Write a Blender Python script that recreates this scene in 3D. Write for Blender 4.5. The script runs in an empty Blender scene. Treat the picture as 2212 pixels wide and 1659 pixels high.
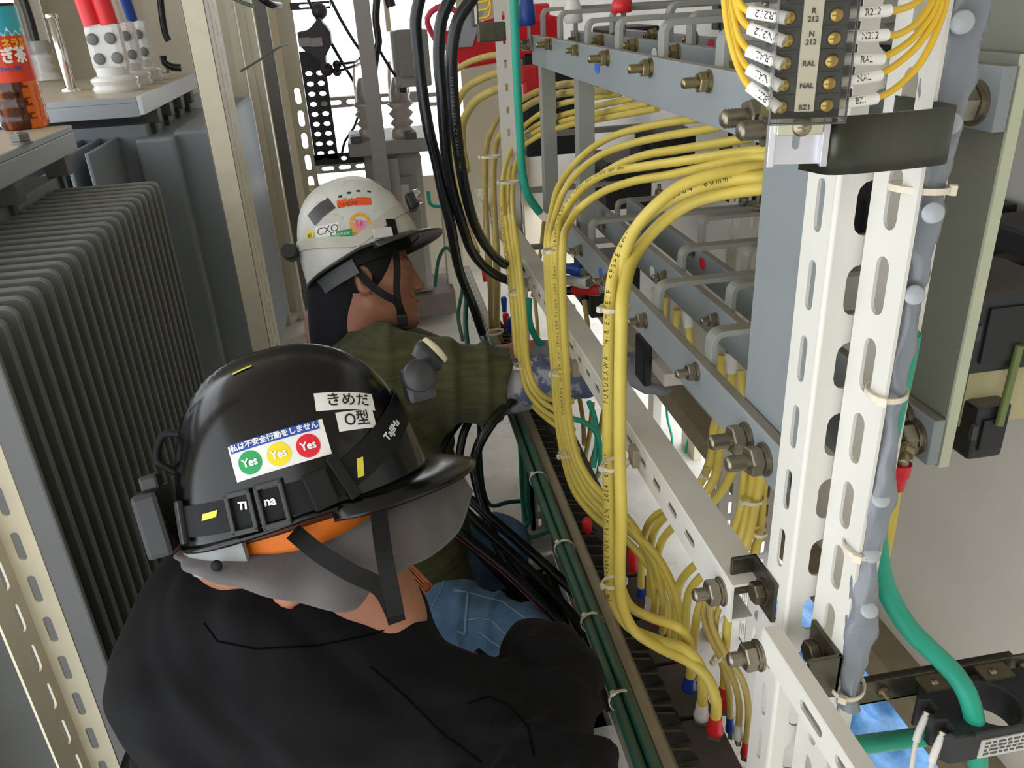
import bpy, bmesh, math, random
import numpy as np
from mathutils import Vector as V, Matrix, Quaternion
from mathutils.bvhtree import BVHTree
random.seed(7); rng = np.random.default_rng(7)
C = bpy.context.scene.collection
H = 1.45                                    # eye height above the enclosure floor
# ---- camera frame solved from the vanishing points of the photograph (2212 x 1659)
FPX = 1756.0; PPX, PPY = 1106.0, 829.5
RW = np.array([[0.98451005, -0.1176941, 0.12995404], [-0.16780507, -0.41773291, 0.89293934], [-0.05080761, -0.90091471, -0.43101192]])
def ray(px, py):
    return RW @ np.array([px - PPX, py - PPY, FPX])
def PX(px, py, X): d = ray(px, py) * (X / ray(px, py)[0]); return V((d[0], d[1], d[2] + H))
def PY(px, py, Y): d = ray(px, py) * (Y / ray(px, py)[1]); return V((d[0], d[1], d[2] + H))
def PZ(px, py, Z): d = ray(px, py) * (Z / ray(px, py)[2]); return V((d[0], d[1], d[2] + H))   # Z measured from the eye
def proj(p):
    c = RW.T @ np.array([p[0], p[1], p[2] - H]); return (PPX + FPX * c[0] / c[2], PPY + FPX * c[1] / c[2])
EYE = V((0, 0, H))
def W(x, y, z): return V((x, y, z + H))      # eye-relative height
def srgb(h):
    if isinstance(h, str):
        h = h.lstrip('#'); c = [int(h[i:i + 2], 16) / 255 for i in (0, 2, 4)]
    else: c = list(h)
    return tuple(x / 12.92 if x <= .04045 else ((x + .055) / 1.055) ** 2.4 for x in c) + (1,)
MATS = {}
def M(name, col, rough=.5, metal=0., var=.06, scale=25., bump=0., bscale=200., coat=0., dust=0., dustcol='#8c8171', trans=0., ior=1.45, alpha=1., stretch=None, sheen=0., col2=None, spots=0., spec=.5):
    if name in MATS: return MATS[name]
    m = bpy.data.materials.new(name); m.use_nodes = True
    nt = m.node_tree; N = nt.nodes; L = nt.links; b = N['Principled BSDF']
    c = srgb(col)
    b.inputs['Roughness'].default_value = rough; b.inputs['Metallic'].default_value = metal
    b.inputs['Coat Weight'].default_value = coat; b.inputs['Specular IOR Level'].default_value = spec; b.inputs['IOR'].default_value = ior
    b.inputs['Transmission Weight'].default_value = trans; b.inputs['Alpha'].default_value = alpha
    if sheen: b.inputs['Sheen Weight'].default_value = sheen; b.inputs['Sheen Roughness'].default_value = .5
    tc = N.new('ShaderNodeTexCoord'); mp = N.new('ShaderNodeMapping'); L.new(tc.outputs['Object'], mp.inputs['Vector'])
    if stretch: mp.inputs['Scale'].default_value = stretch
    out = None
    if var or col2:
        n = N.new('ShaderNodeTexNoise'); n.inputs['Scale'].default_value = scale; n.inputs['Detail'].default_value = 5; n.inputs['Roughness'].default_value = .6
        L.new(mp.outputs['Vector'], n.inputs['Vector'])
        mx = N.new('ShaderNodeMix'); mx.data_type = 'RGBA'
        a = tuple(max(0, x * (1 - var * 1.6)) for x in c[:3]) + (1,)
        d = tuple(min(1, x * (1 + var * 1.6)) for x in c[:3]) + (1,)
        if col2: a, d = c, srgb(col2)
        mx.inputs[6].default_value = a; mx.inputs[7].default_value = d
        r = N.new('ShaderNodeMapRange'); r.inputs[1].default_value = .3; r.inputs[2].default_value = .7
        L.new(n.outputs['Fac'], r.inputs[0]); L.new(r.outputs[0], mx.inputs[0]); out = mx.outputs[2]
        rr = N.new('ShaderNodeMapRange'); rr.inputs[3].default_value = max(.02, rough - .08); rr.inputs[4].default_value = min(1, rough + .08)
        L.new(n.outputs['Fac'], rr.inputs[0]); L.new(rr.outputs[0], b.inputs['Roughness'])
    if spots:
        n3 = N.new('ShaderNodeTexNoise'); n3.inputs['Scale'].default_value = scale * 3.1; n3.inputs['Detail'].default_value = 8; n3.inputs['Distortion'].default_value = 1.5
        L.new(mp.outputs['Vector'], n3.inputs['Vector'])
        r3 = N.new('ShaderNodeMapRange'); r3.inputs[1].default_value = .6; r3.inputs[2].default_value = .72; L.new(n3.outputs['Fac'], r3.inputs[0])
        m3 = N.new('ShaderNodeMix'); m3.data_type = 'RGBA'; mt = N.new('ShaderNodeMath'); mt.operation = 'MULTIPLY'; mt.inputs[1].default_value = spots
        L.new(r3.outputs[0], mt.inputs[0]); L.new(mt.outputs[0], m3.inputs[0]); L.new(out, m3.inputs[6]); m3.inputs[7].default_value = srgb('#4a443c'); out = m3.outputs[2]
    if dust:                                   # settled dust lies on faces that look up
        g = N.new('ShaderNodeNewGeometry'); s = N.new('ShaderNodeSeparateXYZ'); L.new(g.outputs['Normal'], s.inputs[0])
        r2 = N.new('ShaderNodeMapRange'); r2.inputs[1].default_value = .55; r2.inputs[2].default_value = .95; L.new(s.outputs['Z'], r2.inputs[0])
        n2 = N.new('ShaderNodeTexNoise'); n2.inputs['Scale'].default_value = 14; n2.inputs['Detail'].default_value = 6; L.new(tc.outputs['Object'], n2.inputs['Vector'])
        mm = N.new('ShaderNodeMath'); mm.operation = 'MULTIPLY'; r4 = N.new('ShaderNodeMapRange'); r4.inputs[1].default_value = .2; r4.inputs[2].default_value = .6; r4.inputs[3].default_value = .55
        L.new(n2.outputs['Fac'], r4.inputs[0]); L.new(r2.outputs[0], mm.inputs[0]); L.new(r4.outputs[0], mm.inputs[1])
        m2 = N.new('ShaderNodeMath'); m2.operation = 'MULTIPLY'; m2.inputs[1].default_value = dust; L.new(mm.outputs[0], m2.inputs[0])
        mx = N.new('ShaderNodeMix'); mx.data_type = 'RGBA'; L.new(m2.outputs[0], mx.inputs[0])
        if out: L.new(out, mx.inputs[6])
        else: mx.inputs[6].default_value = c
        mx.inputs[7].default_value = srgb(dustcol); out = mx.outputs[2]
    if out: L.new(out, b.inputs['Base Color'])
    else: b.inputs['Base Color'].default_value = c
    if bump:
        n = N.new('ShaderNodeTexNoise'); n.inputs['Scale'].default_value = bscale; n.inputs['Detail'].default_value = 3; L.new(mp.outputs['Vector'], n.inputs['Vector'])
        bp = N.new('ShaderNodeBump'); bp.inputs['Strength'].default_value = bump; bp.inputs['Distance'].default_value = .002
        L.new(n.outputs['Fac'], bp.inputs['Height']); L.new(bp.outputs['Normal'], b.inputs['Normal'])
    MATS[name] = m; return m
# ---- things, parts
def tag(o, label=None, cat=None, group=None, kind=None):
    if label: o['label'] = label
    if cat: o['category'] = cat
    if group: o['group'] = group
    if kind: o['kind'] = kind
    return o
def thing(name, label, cat, loc=(0, 0, 0), group=None):
    o = bpy.data.objects.new(name, None); C.objects.link(o); o.location = loc; o.empty_display_size = .02
    return tag(o, label, cat, group)
class MB:
    def __init__(s): s.v = []; s.f = []; s.sm = []
    def add(s, vs, fs, smooth=False):
        k = len(s.v); s.v.extend(tuple(p) for p in vs); s.f.extend([tuple(i + k for i in f) for f in fs]); s.sm.extend([smooth] * len(fs)); return s
    def box(s, c, d, rot=None, bev=0.):
        c = V(c); d = V(d) / 2
        if bev > 0:
            bm = bmesh.new(); bmesh.ops.create_cube(bm, size=1)
            for v in bm.verts: v.co = V((v.co.x * d.x * 2, v.co.y * d.y * 2, v.co.z * d.z * 2))
            bmesh.ops.bevel(bm, geom=list(bm.edges), offset=bev, segments=2, affect='EDGES', profile=.6)
            return s.bm(bm, Matrix.Translation(c) @ (rot.to_4x4() if rot else Matrix()))
        P = []
        for sx in (-1, 1):
            for sy in (-1, 1):
                for sz in (-1, 1):
                    p = V((sx * d.x, sy * d.y, sz * d.z)); P.append(c + (rot @ p if rot else p))
        return s.add(P, [(0, 1, 3, 2), (4, 6, 7, 5), (0, 4, 5, 1), (2, 3, 7, 6), (0, 2, 6, 4), (1, 5, 7, 3)])
    def box2(s, a, b, bev=0.):
        a = V(a); b = V(b); return s.box((a + b) / 2, [abs(x) for x in (b - a)], None, bev)
    def bm(s, bm, mat=None, smooth=False):
        bm.verts.index_update(); mat = mat or Matrix()
        s.add([mat @ v.co for v in bm.verts], [[v.index for v in f.verts] for f in bm.faces], smooth); bm.free(); return s
    def prism(s, poly, o, u, v, w, smooth=False):       # poly in (u, v), swept along the vector w
        o, u, v, w = V(o), V(u), V(v), V(w); n = len(poly)
        a = [o + u * x + v * y for x, y in poly]; b = [p + w for p in a]
        fs = [tuple(range(n))[::-1], tuple(range(n, 2 * n))] if (u.cross(v)).dot(w) > 0 else [tuple(range(n)), tuple(range(n, 2 * n))[::-1]]
        for i in range(n):
            j = (i + 1) % n; q = (i, j, n + j, n + i); fs.append(q if (u.cross(v)).dot(w) > 0 else q[::-1])
        return s.add(a + b, fs)
    def tube(s, pts, r, n=10, cap=True, smooth=True, flat=None):
        pts = [V(p) for p in pts]; m = len(pts); rr = r if hasattr(r, '__len__') else [r] * m
        T = [(pts[min(i + 1, m - 1)] - pts[max(i - 1, 0)]).normalized() for i in range(m)]
        a = T[0].orthogonal().normalized(); vs = []
        for i in range(m):
            a = (a - T[i] * a.dot(T[i]));  a = a.normalized() if a.length > 1e-6 else T[i].orthogonal().normalized()
            b = T[i].cross(a)
            for k in range(n):
                t = 2 * math.pi * k / n; vs.append(pts[i] + (a * math.cos(t) + b * math.sin(t)) * rr[i])
        fs = [(i * n + k, i * n + (k + 1) % n, (i + 1) * n + (k + 1) % n, (i + 1) * n + k) for i in range(m - 1) for k in range(n)]
        s.add(vs, fs, smooth)
        if cap: s.add(vs[:n], [tuple(range(n))[::-1]]); s.add(vs[-n:], [tuple(range(n))])
        return s
    def ribbon(s, pts, nrm, w, t):                   # flat strap: pts with outward normals
        pts = [V(p) for p in pts]; m = len(pts); vs = []
        for i in range(m):
            T = (pts[min(i + 1, m - 1)] - pts[max(i - 1, 0)]).normalized(); n_ = V(nrm[i]).normalized(); b = T.cross(n_).normalized()
            for x, y in ((-w / 2, 0), (w / 2, 0), (w / 2, t), (-w / 2, t)): vs.append(pts[i] + b * x + n_ * y)
        fs = [(i * 4 + k, (i + 1) * 4 + k, (i + 1) * 4 + (k + 1) % 4, i * 4 + (k + 1) % 4) for i in range(m - 1) for k in range(4)]
        fs += [(0, 1, 2, 3), tuple(4 * (m - 1) + k for k in (3, 2, 1, 0))]
        return s.add(vs, fs)
    def lathe(s, prof, o, ax=(0, 0, 1), n=20, smooth=True, sx=None):
        o = V(o); ax = V(ax).normalized(); a = ax.orthogonal().normalized(); b = ax.cross(a); vs = []
        if abs(ax.z) > .99: a, b = V((1, 0, 0)), V((0, ax.z, 0))
        for r, h in prof:
            for k in range(n):
                t = 2 * math.pi * k / n; vs.append(o + ax * h + (a * math.cos(t) + b * math.sin(t)) * r)
        m = len(prof); fs = [(i * n + k, i * n + (k + 1) % n, (i + 1) * n + (k + 1) % n, (i + 1) * n + k) for i in range(m - 1) for k in range(n)]
        s.add(vs, fs, smooth)
        if prof[0][0] > 1e-5: s.add(vs[:n], [tuple(range(n))[::-1]])
        if prof[-1][0] > 1e-5: s.add(vs[-n:], [tuple(range(n))])
        return s
    def cyl(s, p0, p1, r, n=14, smooth=True): return s.tube([p0, p1], r, n, True, smooth)
    def hexn(s, p0, p1, r):                          # hexagon nut body with chamfer
        p0, p1 = V(p0), V(p1); d = p1 - p0
        return s.tube([p0, p0 + d * .12, p0 + d * .88, p1], [r * .92, r, r, r * .92], 6, True, False)
    def ball(s, c, r, nu=16, nv=10, sc=(1, 1, 1), rot=None):
        vs = []; c = V(c)
        for i in range(nv + 1):
            for k in range(nu):
                ph = math.pi * i / nv; th = 2 * math.pi * k / nu
                p = V((math.sin(ph) * math.cos(th) * r * sc[0], math.sin(ph) * math.sin(th) * r * sc[1], math.cos(ph) * r * sc[2])); vs.append(c + (rot @ p if rot else p))
        return s.add(vs, [(i * nu + k, (i + 1) * nu + k, (i + 1) * nu + (k + 1) % nu, i * nu + (k + 1) % nu) for i in range(nv) for k in range(nu)], True)
    def build(s, name, mat, parent=None, bevel=0., sub=0, auto=None):
        me = bpy.data.meshes.new(name); o_ = V((0, 0, 0))
        if parent is not None: o_ = V(parent.matrix_basis.translation) if parent.parent is None else V(parent.parent.location) + V(parent.location)
        me.from_pydata([tuple(V(p) - o_) for p in s.v], [], s.f); me.update()
        me.polygons.foreach_set('use_smooth', s.sm)
        me.materials.append(mat)
        o = bpy.data.objects.new(name, me); C.objects.link(o)
        if parent is not None: o.parent = parent
        if bevel:
            b = o.modifiers.new('bevel', 'BEVEL'); b.width = bevel; b.segments = 2; b.limit_method = 'ANGLE'; b.angle_limit = .6; b.harden_normals = False
        if sub:
            b = o.modifiers.new('sub', 'SUBSURF'); b.levels = sub; b.render_levels = sub
        return o
def struct(o, kind='structure'): o['kind'] = kind; return o
def smooth_path(pts, step=.012, closed=False):           # centripetal Catmull-Rom, resampled
    P = [V(p) for p in pts]
    P = [P[0] * 2 - P[1]] + P + [P[-1] * 2 - P[-2]]
    out = []
    for i in range(1, len(P) - 2):
        p0, p1, p2, p3 = P[i - 1:i + 3]
        t0 = 0; t1 = t0 + max((p1 - p0).length, 1e-6) ** .5; t2 = t1 + max((p2 - p1).length, 1e-6) ** .5; t3 = t2 + max((p3 - p2).length, 1e-6) ** .5
        n = max(2, int((p2 - p1).length / step) + 1)
        for k in range(n):
            t = t1 + (t2 - t1) * k / n
            a1 = p0 * ((t1 - t) / (t1 - t0)) + p1 * ((t - t0) / (t1 - t0)); a2 = p1 * ((t2 - t) / (t2 - t1)) + p2 * ((t - t1) / (t2 - t1)); a3 = p2 * ((t3 - t) / (t3 - t2)) + p3 * ((t - t2) / (t3 - t2))
            b1 = a1 * ((t2 - t) / (t2 - t0)) + a2 * ((t - t0) / (t2 - t0)); b2 = a2 * ((t3 - t) / (t3 - t1)) + a3 * ((t - t1) / (t3 - t1))
            out.append(b1 * ((t2 - t) / (t2 - t1)) + b2 * ((t - t1) / (t2 - t1)))
    out.append(P[-2]); return out
# ---- text as meshes
_tc = {}
def text_mesh(body, size=1., align='CENTER', gap=1.):
    k = (body, align, gap)
    if k not in _tc:
        cu = bpy.data.curves.new('lettering', 'FONT'); cu.body = body; cu.align_x = align; cu.align_y = 'CENTER'; cu.size = 1; cu.resolution_u = 3; cu.space_character = gap
        ob = bpy.data.objects.new('lettering', cu); C.objects.link(ob); dg = bpy.context.evaluated_depsgraph_get(); dg.update()
        me = bpy.data.meshes.new_from_object(ob.evaluated_get(dg))
        _tc[k] = ([(v.co.x, v.co.y) for v in me.vertices], [tuple(p.vertices) for p in me.polygons])
        bpy.data.objects.remove(ob); bpy.data.meshes.remove(me); bpy.data.curves.remove(cu)
    vs, fs = _tc[k]; return [(x * size, y * size) for x, y in vs], fs
def plane_text(body, size, o, u, v, mat, name, parent, bold=0., sx=1., off=.0003):
    vs, fs = text_mesh(body, size); o, u, v = V(o), V(u).normalized(), V(v).normalized(); n = u.cross(v)
    mb = MB()
    for k in ([(0, 0)] if not bold else [(-bold, 0), (bold, 0), (0, bold), (0, -bold)]):
        mb.add([o + u * (x * sx + k[0]) + v * (y + k[1]) + n * (off + .00002 * len(mb.v) / max(1, len(vs))) for x, y in vs], fs)
    return mb.build(name, mat, parent)
def path_text(body, size, path, r, s0, ref, mat, name, parent, flip=False):
    """lettering printed along a cable: path points, start arc length s0, ref = outward side of the cable"""
    vs, fs = text_mesh(body, size, 'LEFT', 1.55); P = [V(p) for p in path]
    L = [0]
    for a, b in zip(P, P[1:]): L.append(L[-1] + (b - a).length)
    out = []; ref = V(ref)
    for x, y in vs:
        s = s0 + (-x if flip else x); s = min(max(s, 0), L[-1] - 1e-5)
        i = int(np.searchsorted(L, s, side='right')) - 1; i = min(max(i, 0), len(P) - 2)
        t = (s - L[i]) / max(L[i + 1] - L[i], 1e-9)
        Ti = (P[min(i + 1, len(P) - 1)] - P[max(i - 1, 0)]).normalized(); Tj = (P[min(i + 2, len(P) - 1)] - P[i]).normalized()
        T = (Ti * (1 - t) + Tj * t).normalized()
        p = P[i] * (1 - t) + P[i + 1] * t; n = (ref - T * ref.dot(T)).normalized(); b = n.cross(T)
        if flip: b = -b
        th = y / r; out.append(p + (n * math.cos(th) + b * math.sin(th)) * (r + .00035))
    return MB().add(out, fs).build(name, mat, parent)
# ---- slotted sheet metal: 2D curve fill, so every slot is a real hole
def slot_pts(cx, cy, w, h, n=6):
    r = min(w, h) / 2; pts = []
    if h >= w: cs = [(cx, cy + h / 2 - r, 0), (cx, cy - h / 2 + r, math.pi)]
    else: cs = [(cx + w / 2 - r, cy, -math.pi / 2), (cx - w / 2 + r, cy, math.pi / 2)]
    for x, y, a in cs:
        for k in range(n + 1): t = a + math.pi * k / n; pts.append((x + r * math.cos(t), y + r * math.sin(t)))
    return pts
def sheet(outline, holes, thick, bev=0.):
    cu = bpy.data.curves.new('sheet', 'CURVE'); cu.dimensions = '2D'; cu.fill_mode = 'BOTH'; cu.extrude = thick / 2 - bev; cu.bevel_depth = bev; cu.bevel_resolution = 0
    if bev: cu.offset = -bev
    for poly in [outline] + holes:
        sp = cu.splines.new('POLY'); sp.points.add(len(poly) - 1)
        for p, q in zip(sp.points, poly): p.co = (q[0], q[1], 0, 1)
        sp.use_cyclic_u = True
    ob = bpy.data.objects.new('sheet', cu); C.objects.link(ob); dg = bpy.context.evaluated_depsgraph_get(); dg.update()
    me = bpy.data.meshes.new_from_object(ob.evaluated_get(dg))
    r = ([v.co.copy() for v in me.vertices], [tuple(p.vertices) for p in me.polygons])
    bpy.data.objects.remove(ob); bpy.data.meshes.remove(me); bpy.data.curves.remove(cu); return r
def rect(w, h): return [(0, 0), (w, 0), (w, h), (0, h)]
def sheet_at(mb, sh, o, u, v):                       # local x -> u, y -> v, thickness along u x v
    o, u, v = V(o), V(u).normalized(), V(v).normalized(); n = u.cross(v)
    return mb.add([o + u * p.x + v * p.y + n * p.z for p in sh[0]], sh[1])
# ---- smooth implicit bodies: signed distance fields meshed with surface nets
def surf_nets(f, lo, hi, res):
    lo = np.array(lo, float); hi = np.array(hi, float); n = np.maximum(3, np.ceil((hi - lo) / res).astype(int) + 1)
    ax = [lo[i] + res * np.arange(n[i]) for i in range(3)]
    G = np.stack(np.meshgrid(*ax, indexing='ij'), -1).reshape(-1, 3)
    D = np.concatenate([f(c) for c in np.array_split(G, max(1, len(G) // 200000))]).reshape(n)
    s = D < 0; cell = np.zeros(n - 1, int); off = [(i, j, k) for i in (0, 1) for j in (0, 1) for k in (0, 1)]
    sl = lambda a, o: a[o[0]:a.shape[0] - 1 + o[0], o[1]:a.shape[1] - 1 + o[1], o[2]:a.shape[2] - 1 + o[2]]
    for o in off: cell += sl(s, o)
    act = (cell > 0) & (cell < 8); idx = -np.ones(n - 1, int); I = np.argwhere(act); idx[act] = np.arange(len(I))
    acc = np.zeros((len(I), 3)); cnt = np.zeros(len(I))
    for a in off:
        for d in range(3):
            if a[d]: continue
            b = list(a); b[d] = 1
            da = D[tuple((I + a).T)]; db = D[tuple((I + b).T)]; x = (da < 0) != (db < 0)
            t = np.where(x, da / np.where(x, da - db, 1), 0); p = np.tile(np.array(a, float), (len(I), 1)); p[:, d] += t
            acc += np.where(x[:, None], p, 0); cnt += x
    vs = lo + res * (I + acc / cnt[:, None]); F = []
    for d in range(3):
        e = [slice(None)] * 3; e2 = [slice(None)] * 3; e[d] = slice(0, n[d] - 1); e2[d] = slice(1, n[d])
        A = s[tuple(e)]; B = s[tuple(e2)]; E = np.argwhere(A != B); u, w = (d + 1) % 3, (d + 2) % 3
        E = E[(E[:, u] > 0) & (E[:, w] > 0) & (E[:, u] < n[u] - 1) & (E[:, w] < n[w] - 1)]
        q = []
        for du, dw in ((1, 1), (0, 1), (0, 0), (1, 0)):
            c = E.copy(); c[:, u] -= du; c[:, w] -= dw; q.append(idx[tuple(c.T)])
        q = np.stack(q, 1); fl = A[tuple(E.T)]; q[~fl] = q[~fl][:, ::-1]; F.append(q)
    F = np.concatenate(F); return vs, F[(F >= 0).all(1)]
def smin(a, b, k): h = np.clip(.5 + .5 * (b - a) / k, 0, 1); return b * (1 - h) + a * h - k * h * (1 - h)
def d_cone(p, a, b, ra, rb):
    a, b = np.array(a), np.array(b); ba = b - a; t = np.clip(((p - a) @ ba) / max(ba @ ba, 1e-9), 0, 1)
    return np.linalg.norm(p - a - t[:, None] * ba, axis=1) - (ra + (rb - ra) * t)
def d_ell(p, c, r, R=None):
    q = p - np.array(c)
    if R is not None: q = q @ np.array(R)             # columns of R = axes
    r = np.array(r); k0 = np.linalg.norm(q / r, axis=1); k1 = np.linalg.norm(q / r ** 2, axis=1); return k0 * (k0 - 1) / np.maximum(k1, 1e-9)
def chain(p, pts, rad, k=.02, el=None):
    d = None
    for i in range(len(pts) - 1):
        e = d_cone(p, pts[i], pts[i + 1], rad[i], rad[i + 1]); d = e if d is None else smin(d, e, k)
    return d
def sdf_mesh(name, f, lo, hi, res, mat, parent=None, smooth=1):
    vs, F = surf_nets(f, lo, hi, res)
    mb = MB().add(vs, F.tolist(), True); o = mb.build(name, mat, parent)
    if smooth:
        m = o.modifiers.new('smooth', 'SMOOTH'); m.factor = .5; m.iterations = smooth
    return o, vs, F
def bvh_of(vs, F): return BVHTree.FromPolygons([V(v) for v in vs], [tuple(f) for f in F])
def wrap(bvh, c, u, v, pts, off=.0006, far=.25):
    """drop flat outline points (x along u, y along v, about c) onto a surface"""
    c, u, v = V(c), V(u).normalized(), V(v); v = (v - u * v.dot(u)).normalized(); n = u.cross(v); out = []; last = None
    for x, y in pts:
        p = c + u * x + v * y; hit, nn, i, d = bvh.ray_cast(p + n * far, -n)
        if hit is None: hit = p if last is None else p - n * 0 + n * (last); 
        else: last = (hit - p).dot(n)
        out.append(hit + n * off)
    return out
def grid_patch(w, h, nx, ny, rc=0.):
    pts = [(-w / 2 + w * i / nx, -h / 2 + h * j / ny) for j in range(ny + 1) for i in range(nx + 1)]
    return pts, [(j * (nx + 1) + i, j * (nx + 1) + i + 1, (j + 1) * (nx + 1) + i + 1, (j + 1) * (nx + 1) + i) for j in range(ny) for i in range(nx)]
def disc_patch(r, n=28, rings=5, r0=0., ry=None):
    ry = ry or r; pts = []; fs = []
    for q in range(rings + 1):
        f = (r0 / r) + (1 - r0 / r) * q / rings
        for k in range(n): t = 2 * math.pi * k / n; pts.append((r * f * math.cos(t), ry * f * math.sin(t)))
    for q in range(rings):
        for k in range(n): fs.append((q * n + k, (q + 1) * n + k, (q + 1) * n + (k + 1) % n, q * n + (k + 1) % n))
    return pts, fs
def copy_tree(o, parent=None):
    c = o.copy(); C.objects.link(c)
    if parent: c.parent = parent
    for ch in list(o.children): copy_tree(ch, c)
    return c
# ---- fasteners
def bolt_mesh(mbs, p, ax, r=.008, L=.025, wash=True):
    """stud + nut + washer standing on a face at p, pointing along ax; r = thread radius"""
    p, ax = V(p), V(ax).normalized(); mb = mbs
    if wash: mb.lathe([(r * 2.05, 0), (r * 2.05, r * .3), (r * 1.2, r * .32)], p, ax, 20, False); mb.lathe([(r * 1.75, r * .3), (r * 1.75, r * .65), (r * 1.1, r * .66)], p, ax, 18, False)
    mb.hexn(p + ax * r * .65, p + ax * r * 2.2, r * 1.85)
    prof = []; h = r * 2.1; n = max(3, int((L - h) / (r * .32)))
    for i in range(n):
        z = h + (L - h) * i / n; dz = (L - h) / n; prof += [(r * .86, z), (r, z + dz * .5)]
    prof += [(r * .86, L), (r * .7, L + r * .2), (0, L + r * .22)]
    mb.lathe(prof, p, ax, 14, True); return mb
# ================= materials
cream = M('cream_paint', '#cfc8b4', .42, var=.03, scale=9, dust=.35, dustcol='#a79b86')
white = M('white_paint', '#d5d2ca', .35, var=.02, scale=9, dust=.3, dustcol='#a79b8a')
wallm = M('wall_paint', '#cfc5b0', .5, var=.03, scale=5)
wallw = M('white_wall_paint', '#dedad2', .45, var=.03, scale=4)
floorm = M('dusty_floor', '#cdc8bf', .5, var=.08, scale=7, spots=.25)
ceilm = M('ceiling_paint', '#b9b2a2', .6, var=.04)
fin_m = M('transformer_grey', '#6c6e6e', .42, var=.03, scale=12, dust=.25, dustcol='#7a756c')
fin2_m = M('transformer_blue_grey', '#7b8187', .4, var=.03, scale=10)
lid_m = M('transformer_lid', '#8d9196', .4, var=.03, scale=10, dust=1., dustcol='#b3a48e')
galv = M('galvanised', '#9a968e', .38, .85, var=.08, scale=40)
steel = M('bolt_steel', '#8f8778', .35, .9, var=.1, scale=60)
zinc = M('yellow_zinc', '#948864', .32, .9, var=.15, scale=50)
dzinc = M('dark_zinc', '#5c5a4e', .35, .85, var=.18, scale=30)
blackp = M('black_plastic', '#1d1e20', .42, var=.06)
dgreyp = M('dark_grey_plastic', '#3c3d3e', .5, var=.06, dust=.5, dustcol='#6d655a')
porc = M('porcelain', '#d9d8d2', .18, coat=.5, var=.02)
bushm = M('white_connector', '#d8d8d4', .45, var=.03, spots=.15)
redp = M('red_cap', '#d6262f', .35, var=.03)
bluep = M('blue_cap', '#1c3f8f', .35, var=.03)
whitep = M('white_cap', '#e2ded6', .4, var=.03, dust=.3)
chrome = M('chrome', '#d4d2cc', .12, 1., var=.02)
clear = M('clear_plastic', '#f2f2f0', .06, trans=1., ior=1.35, var=0)
navy = M('black_rubber_cable', '#141619', .27, var=.05, dust=.08, dustcol='#4a4a4a')
greenc = M('green_cable', '#1f9a80', .42, var=.05, dust=.15)
dgreenc = M('dark_green_cable', '#1f5a4a', .45, var=.06, dust=.35, dustcol='#7d735f')
tiem = M('cable_tie_nylon', '#d8cdb8', .4, var=.04)
ink = M('black_ink', '#1c1b1a', .6, var=0)
inkw = M('white_ink', '#e8e8e8', .5, var=0)
# ================= setting
def S_(name, mb, mat, **k): return struct(mb.build(name, mat, **k))
fl = MB()
for x0, x1, y0, y1 in ((-1.5, .02, -1.2, 4.9), (.02, .36, -1.2, 1.24), (.02, .36, 1.86, 4.9), (.36, 1.3, -1.2, 4.9)):
    fl.box2((x0, y0, -.05), (x1, y1, 0))
S_('floor', fl, floorm)
pit = MB(); pit.box2((.02, 1.24, -.36), (.36, 1.86, -.34)); pit.box2((.0, 1.22, -.36), (.02, 1.88, -.05)); pit.box2((.36, 1.22, -.36), (.38, 1.88, -.05)); pit.box2((.02, 1.22, -.36), (.36, 1.24, -.05)); pit.box2((.02, 1.86, -.36), (.36, 1.88, -.05))
S_('floor_pit', pit, M('pit_dark', '#1b1a19', .8))
S_('ceiling', MB().box2((-1.55, -1.05, 2.25), (.9, 4.75, 2.28)), ceilm)
S_('wall_left', MB().box2((-1.55, 3.2, 0), (-1.5, 4.75, 2.25)), wallm)
S_('light_block_wall', MB().box2((-.15, -1.05, 0), (.9, -1.0, 2.25)), wallm)  # added unseen behind the camera to block light and darken reflections
S_('wall_back', MB().box2((-1.5, 4.7, 0), (-.42, 4.75, 2.25)).box2((-.42, 4.7, 0), (.5, 4.75, .55)).box2((.5, 4.7, 0), (1.3, 4.75, 2.25)), wallm)
S_('trim_1', MB().box2((-.95, 4.2, 0), (-.5, 4.23, 2.25)), wallm)      # partition sheet behind the transformers
S_('wall_right', MB().box2((.85, -1.05, .32), (.88, 4.7, 2.25)), wallw)  # near end extended out of view to cut light from the right
S_('baseboard_right', MB().box2((.79, -1.0, .27), (.86, 3.2, .33)), M('dusty_rail', '#8d8069', .6, var=.08))
# ================= left: near transformer
def fins(t, x0, x1, z0, z1, ys, th, mat, rc=.016):
    poly = [(x0, z0), (x1, z0)]
    for k in range(6): a = k * math.pi / 10; poly.append((x1 - rc + rc * math.cos(a), z1 - rc + rc * math.sin(a)))
    poly.append((x0, z1))
    for y in ys:
        mb = MB().prism(poly, (0, y, 0), (1, 0, 0), (0, 0, 1), (0, th, 0)); mb.build('cooling_fin', mat, t, bevel=.0035)
XT, XF = -.68, -.47
t = thing('oil_transformer', 'dark grey oil transformer with cooling fins, drink bottle standing on its dusty lid', 'transformer', (XT, 1.4, .12))
MB().box2((-1.1, .78, .0), (XT, 1.92, H - .30)).build('tank', fin_m, t)
fins(t, XT - .02, XF, .2, H - .32, [1.86 - .0402 * i for i in range(23)], .011, fin_m)
for i, x in enumerate((-.76, -.82, -.89, -.96)):
    MB().box2((x, 1.92, .2), (x - .011, 2.10, H - .32)).build('end_fin', fin_m, t, bevel=.003)
lid = MB().box2((-1.12, .8, H - .222), (-.655, 2.0, H - .208)).box2((-.665, .8, H - .262), (-.655, 2.0, H - .222)).box2((-1.12, 1.99, H - .262), (-.665, 2.0, H - .222)).build('lid', lid_m, t, bevel=.002)
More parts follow.
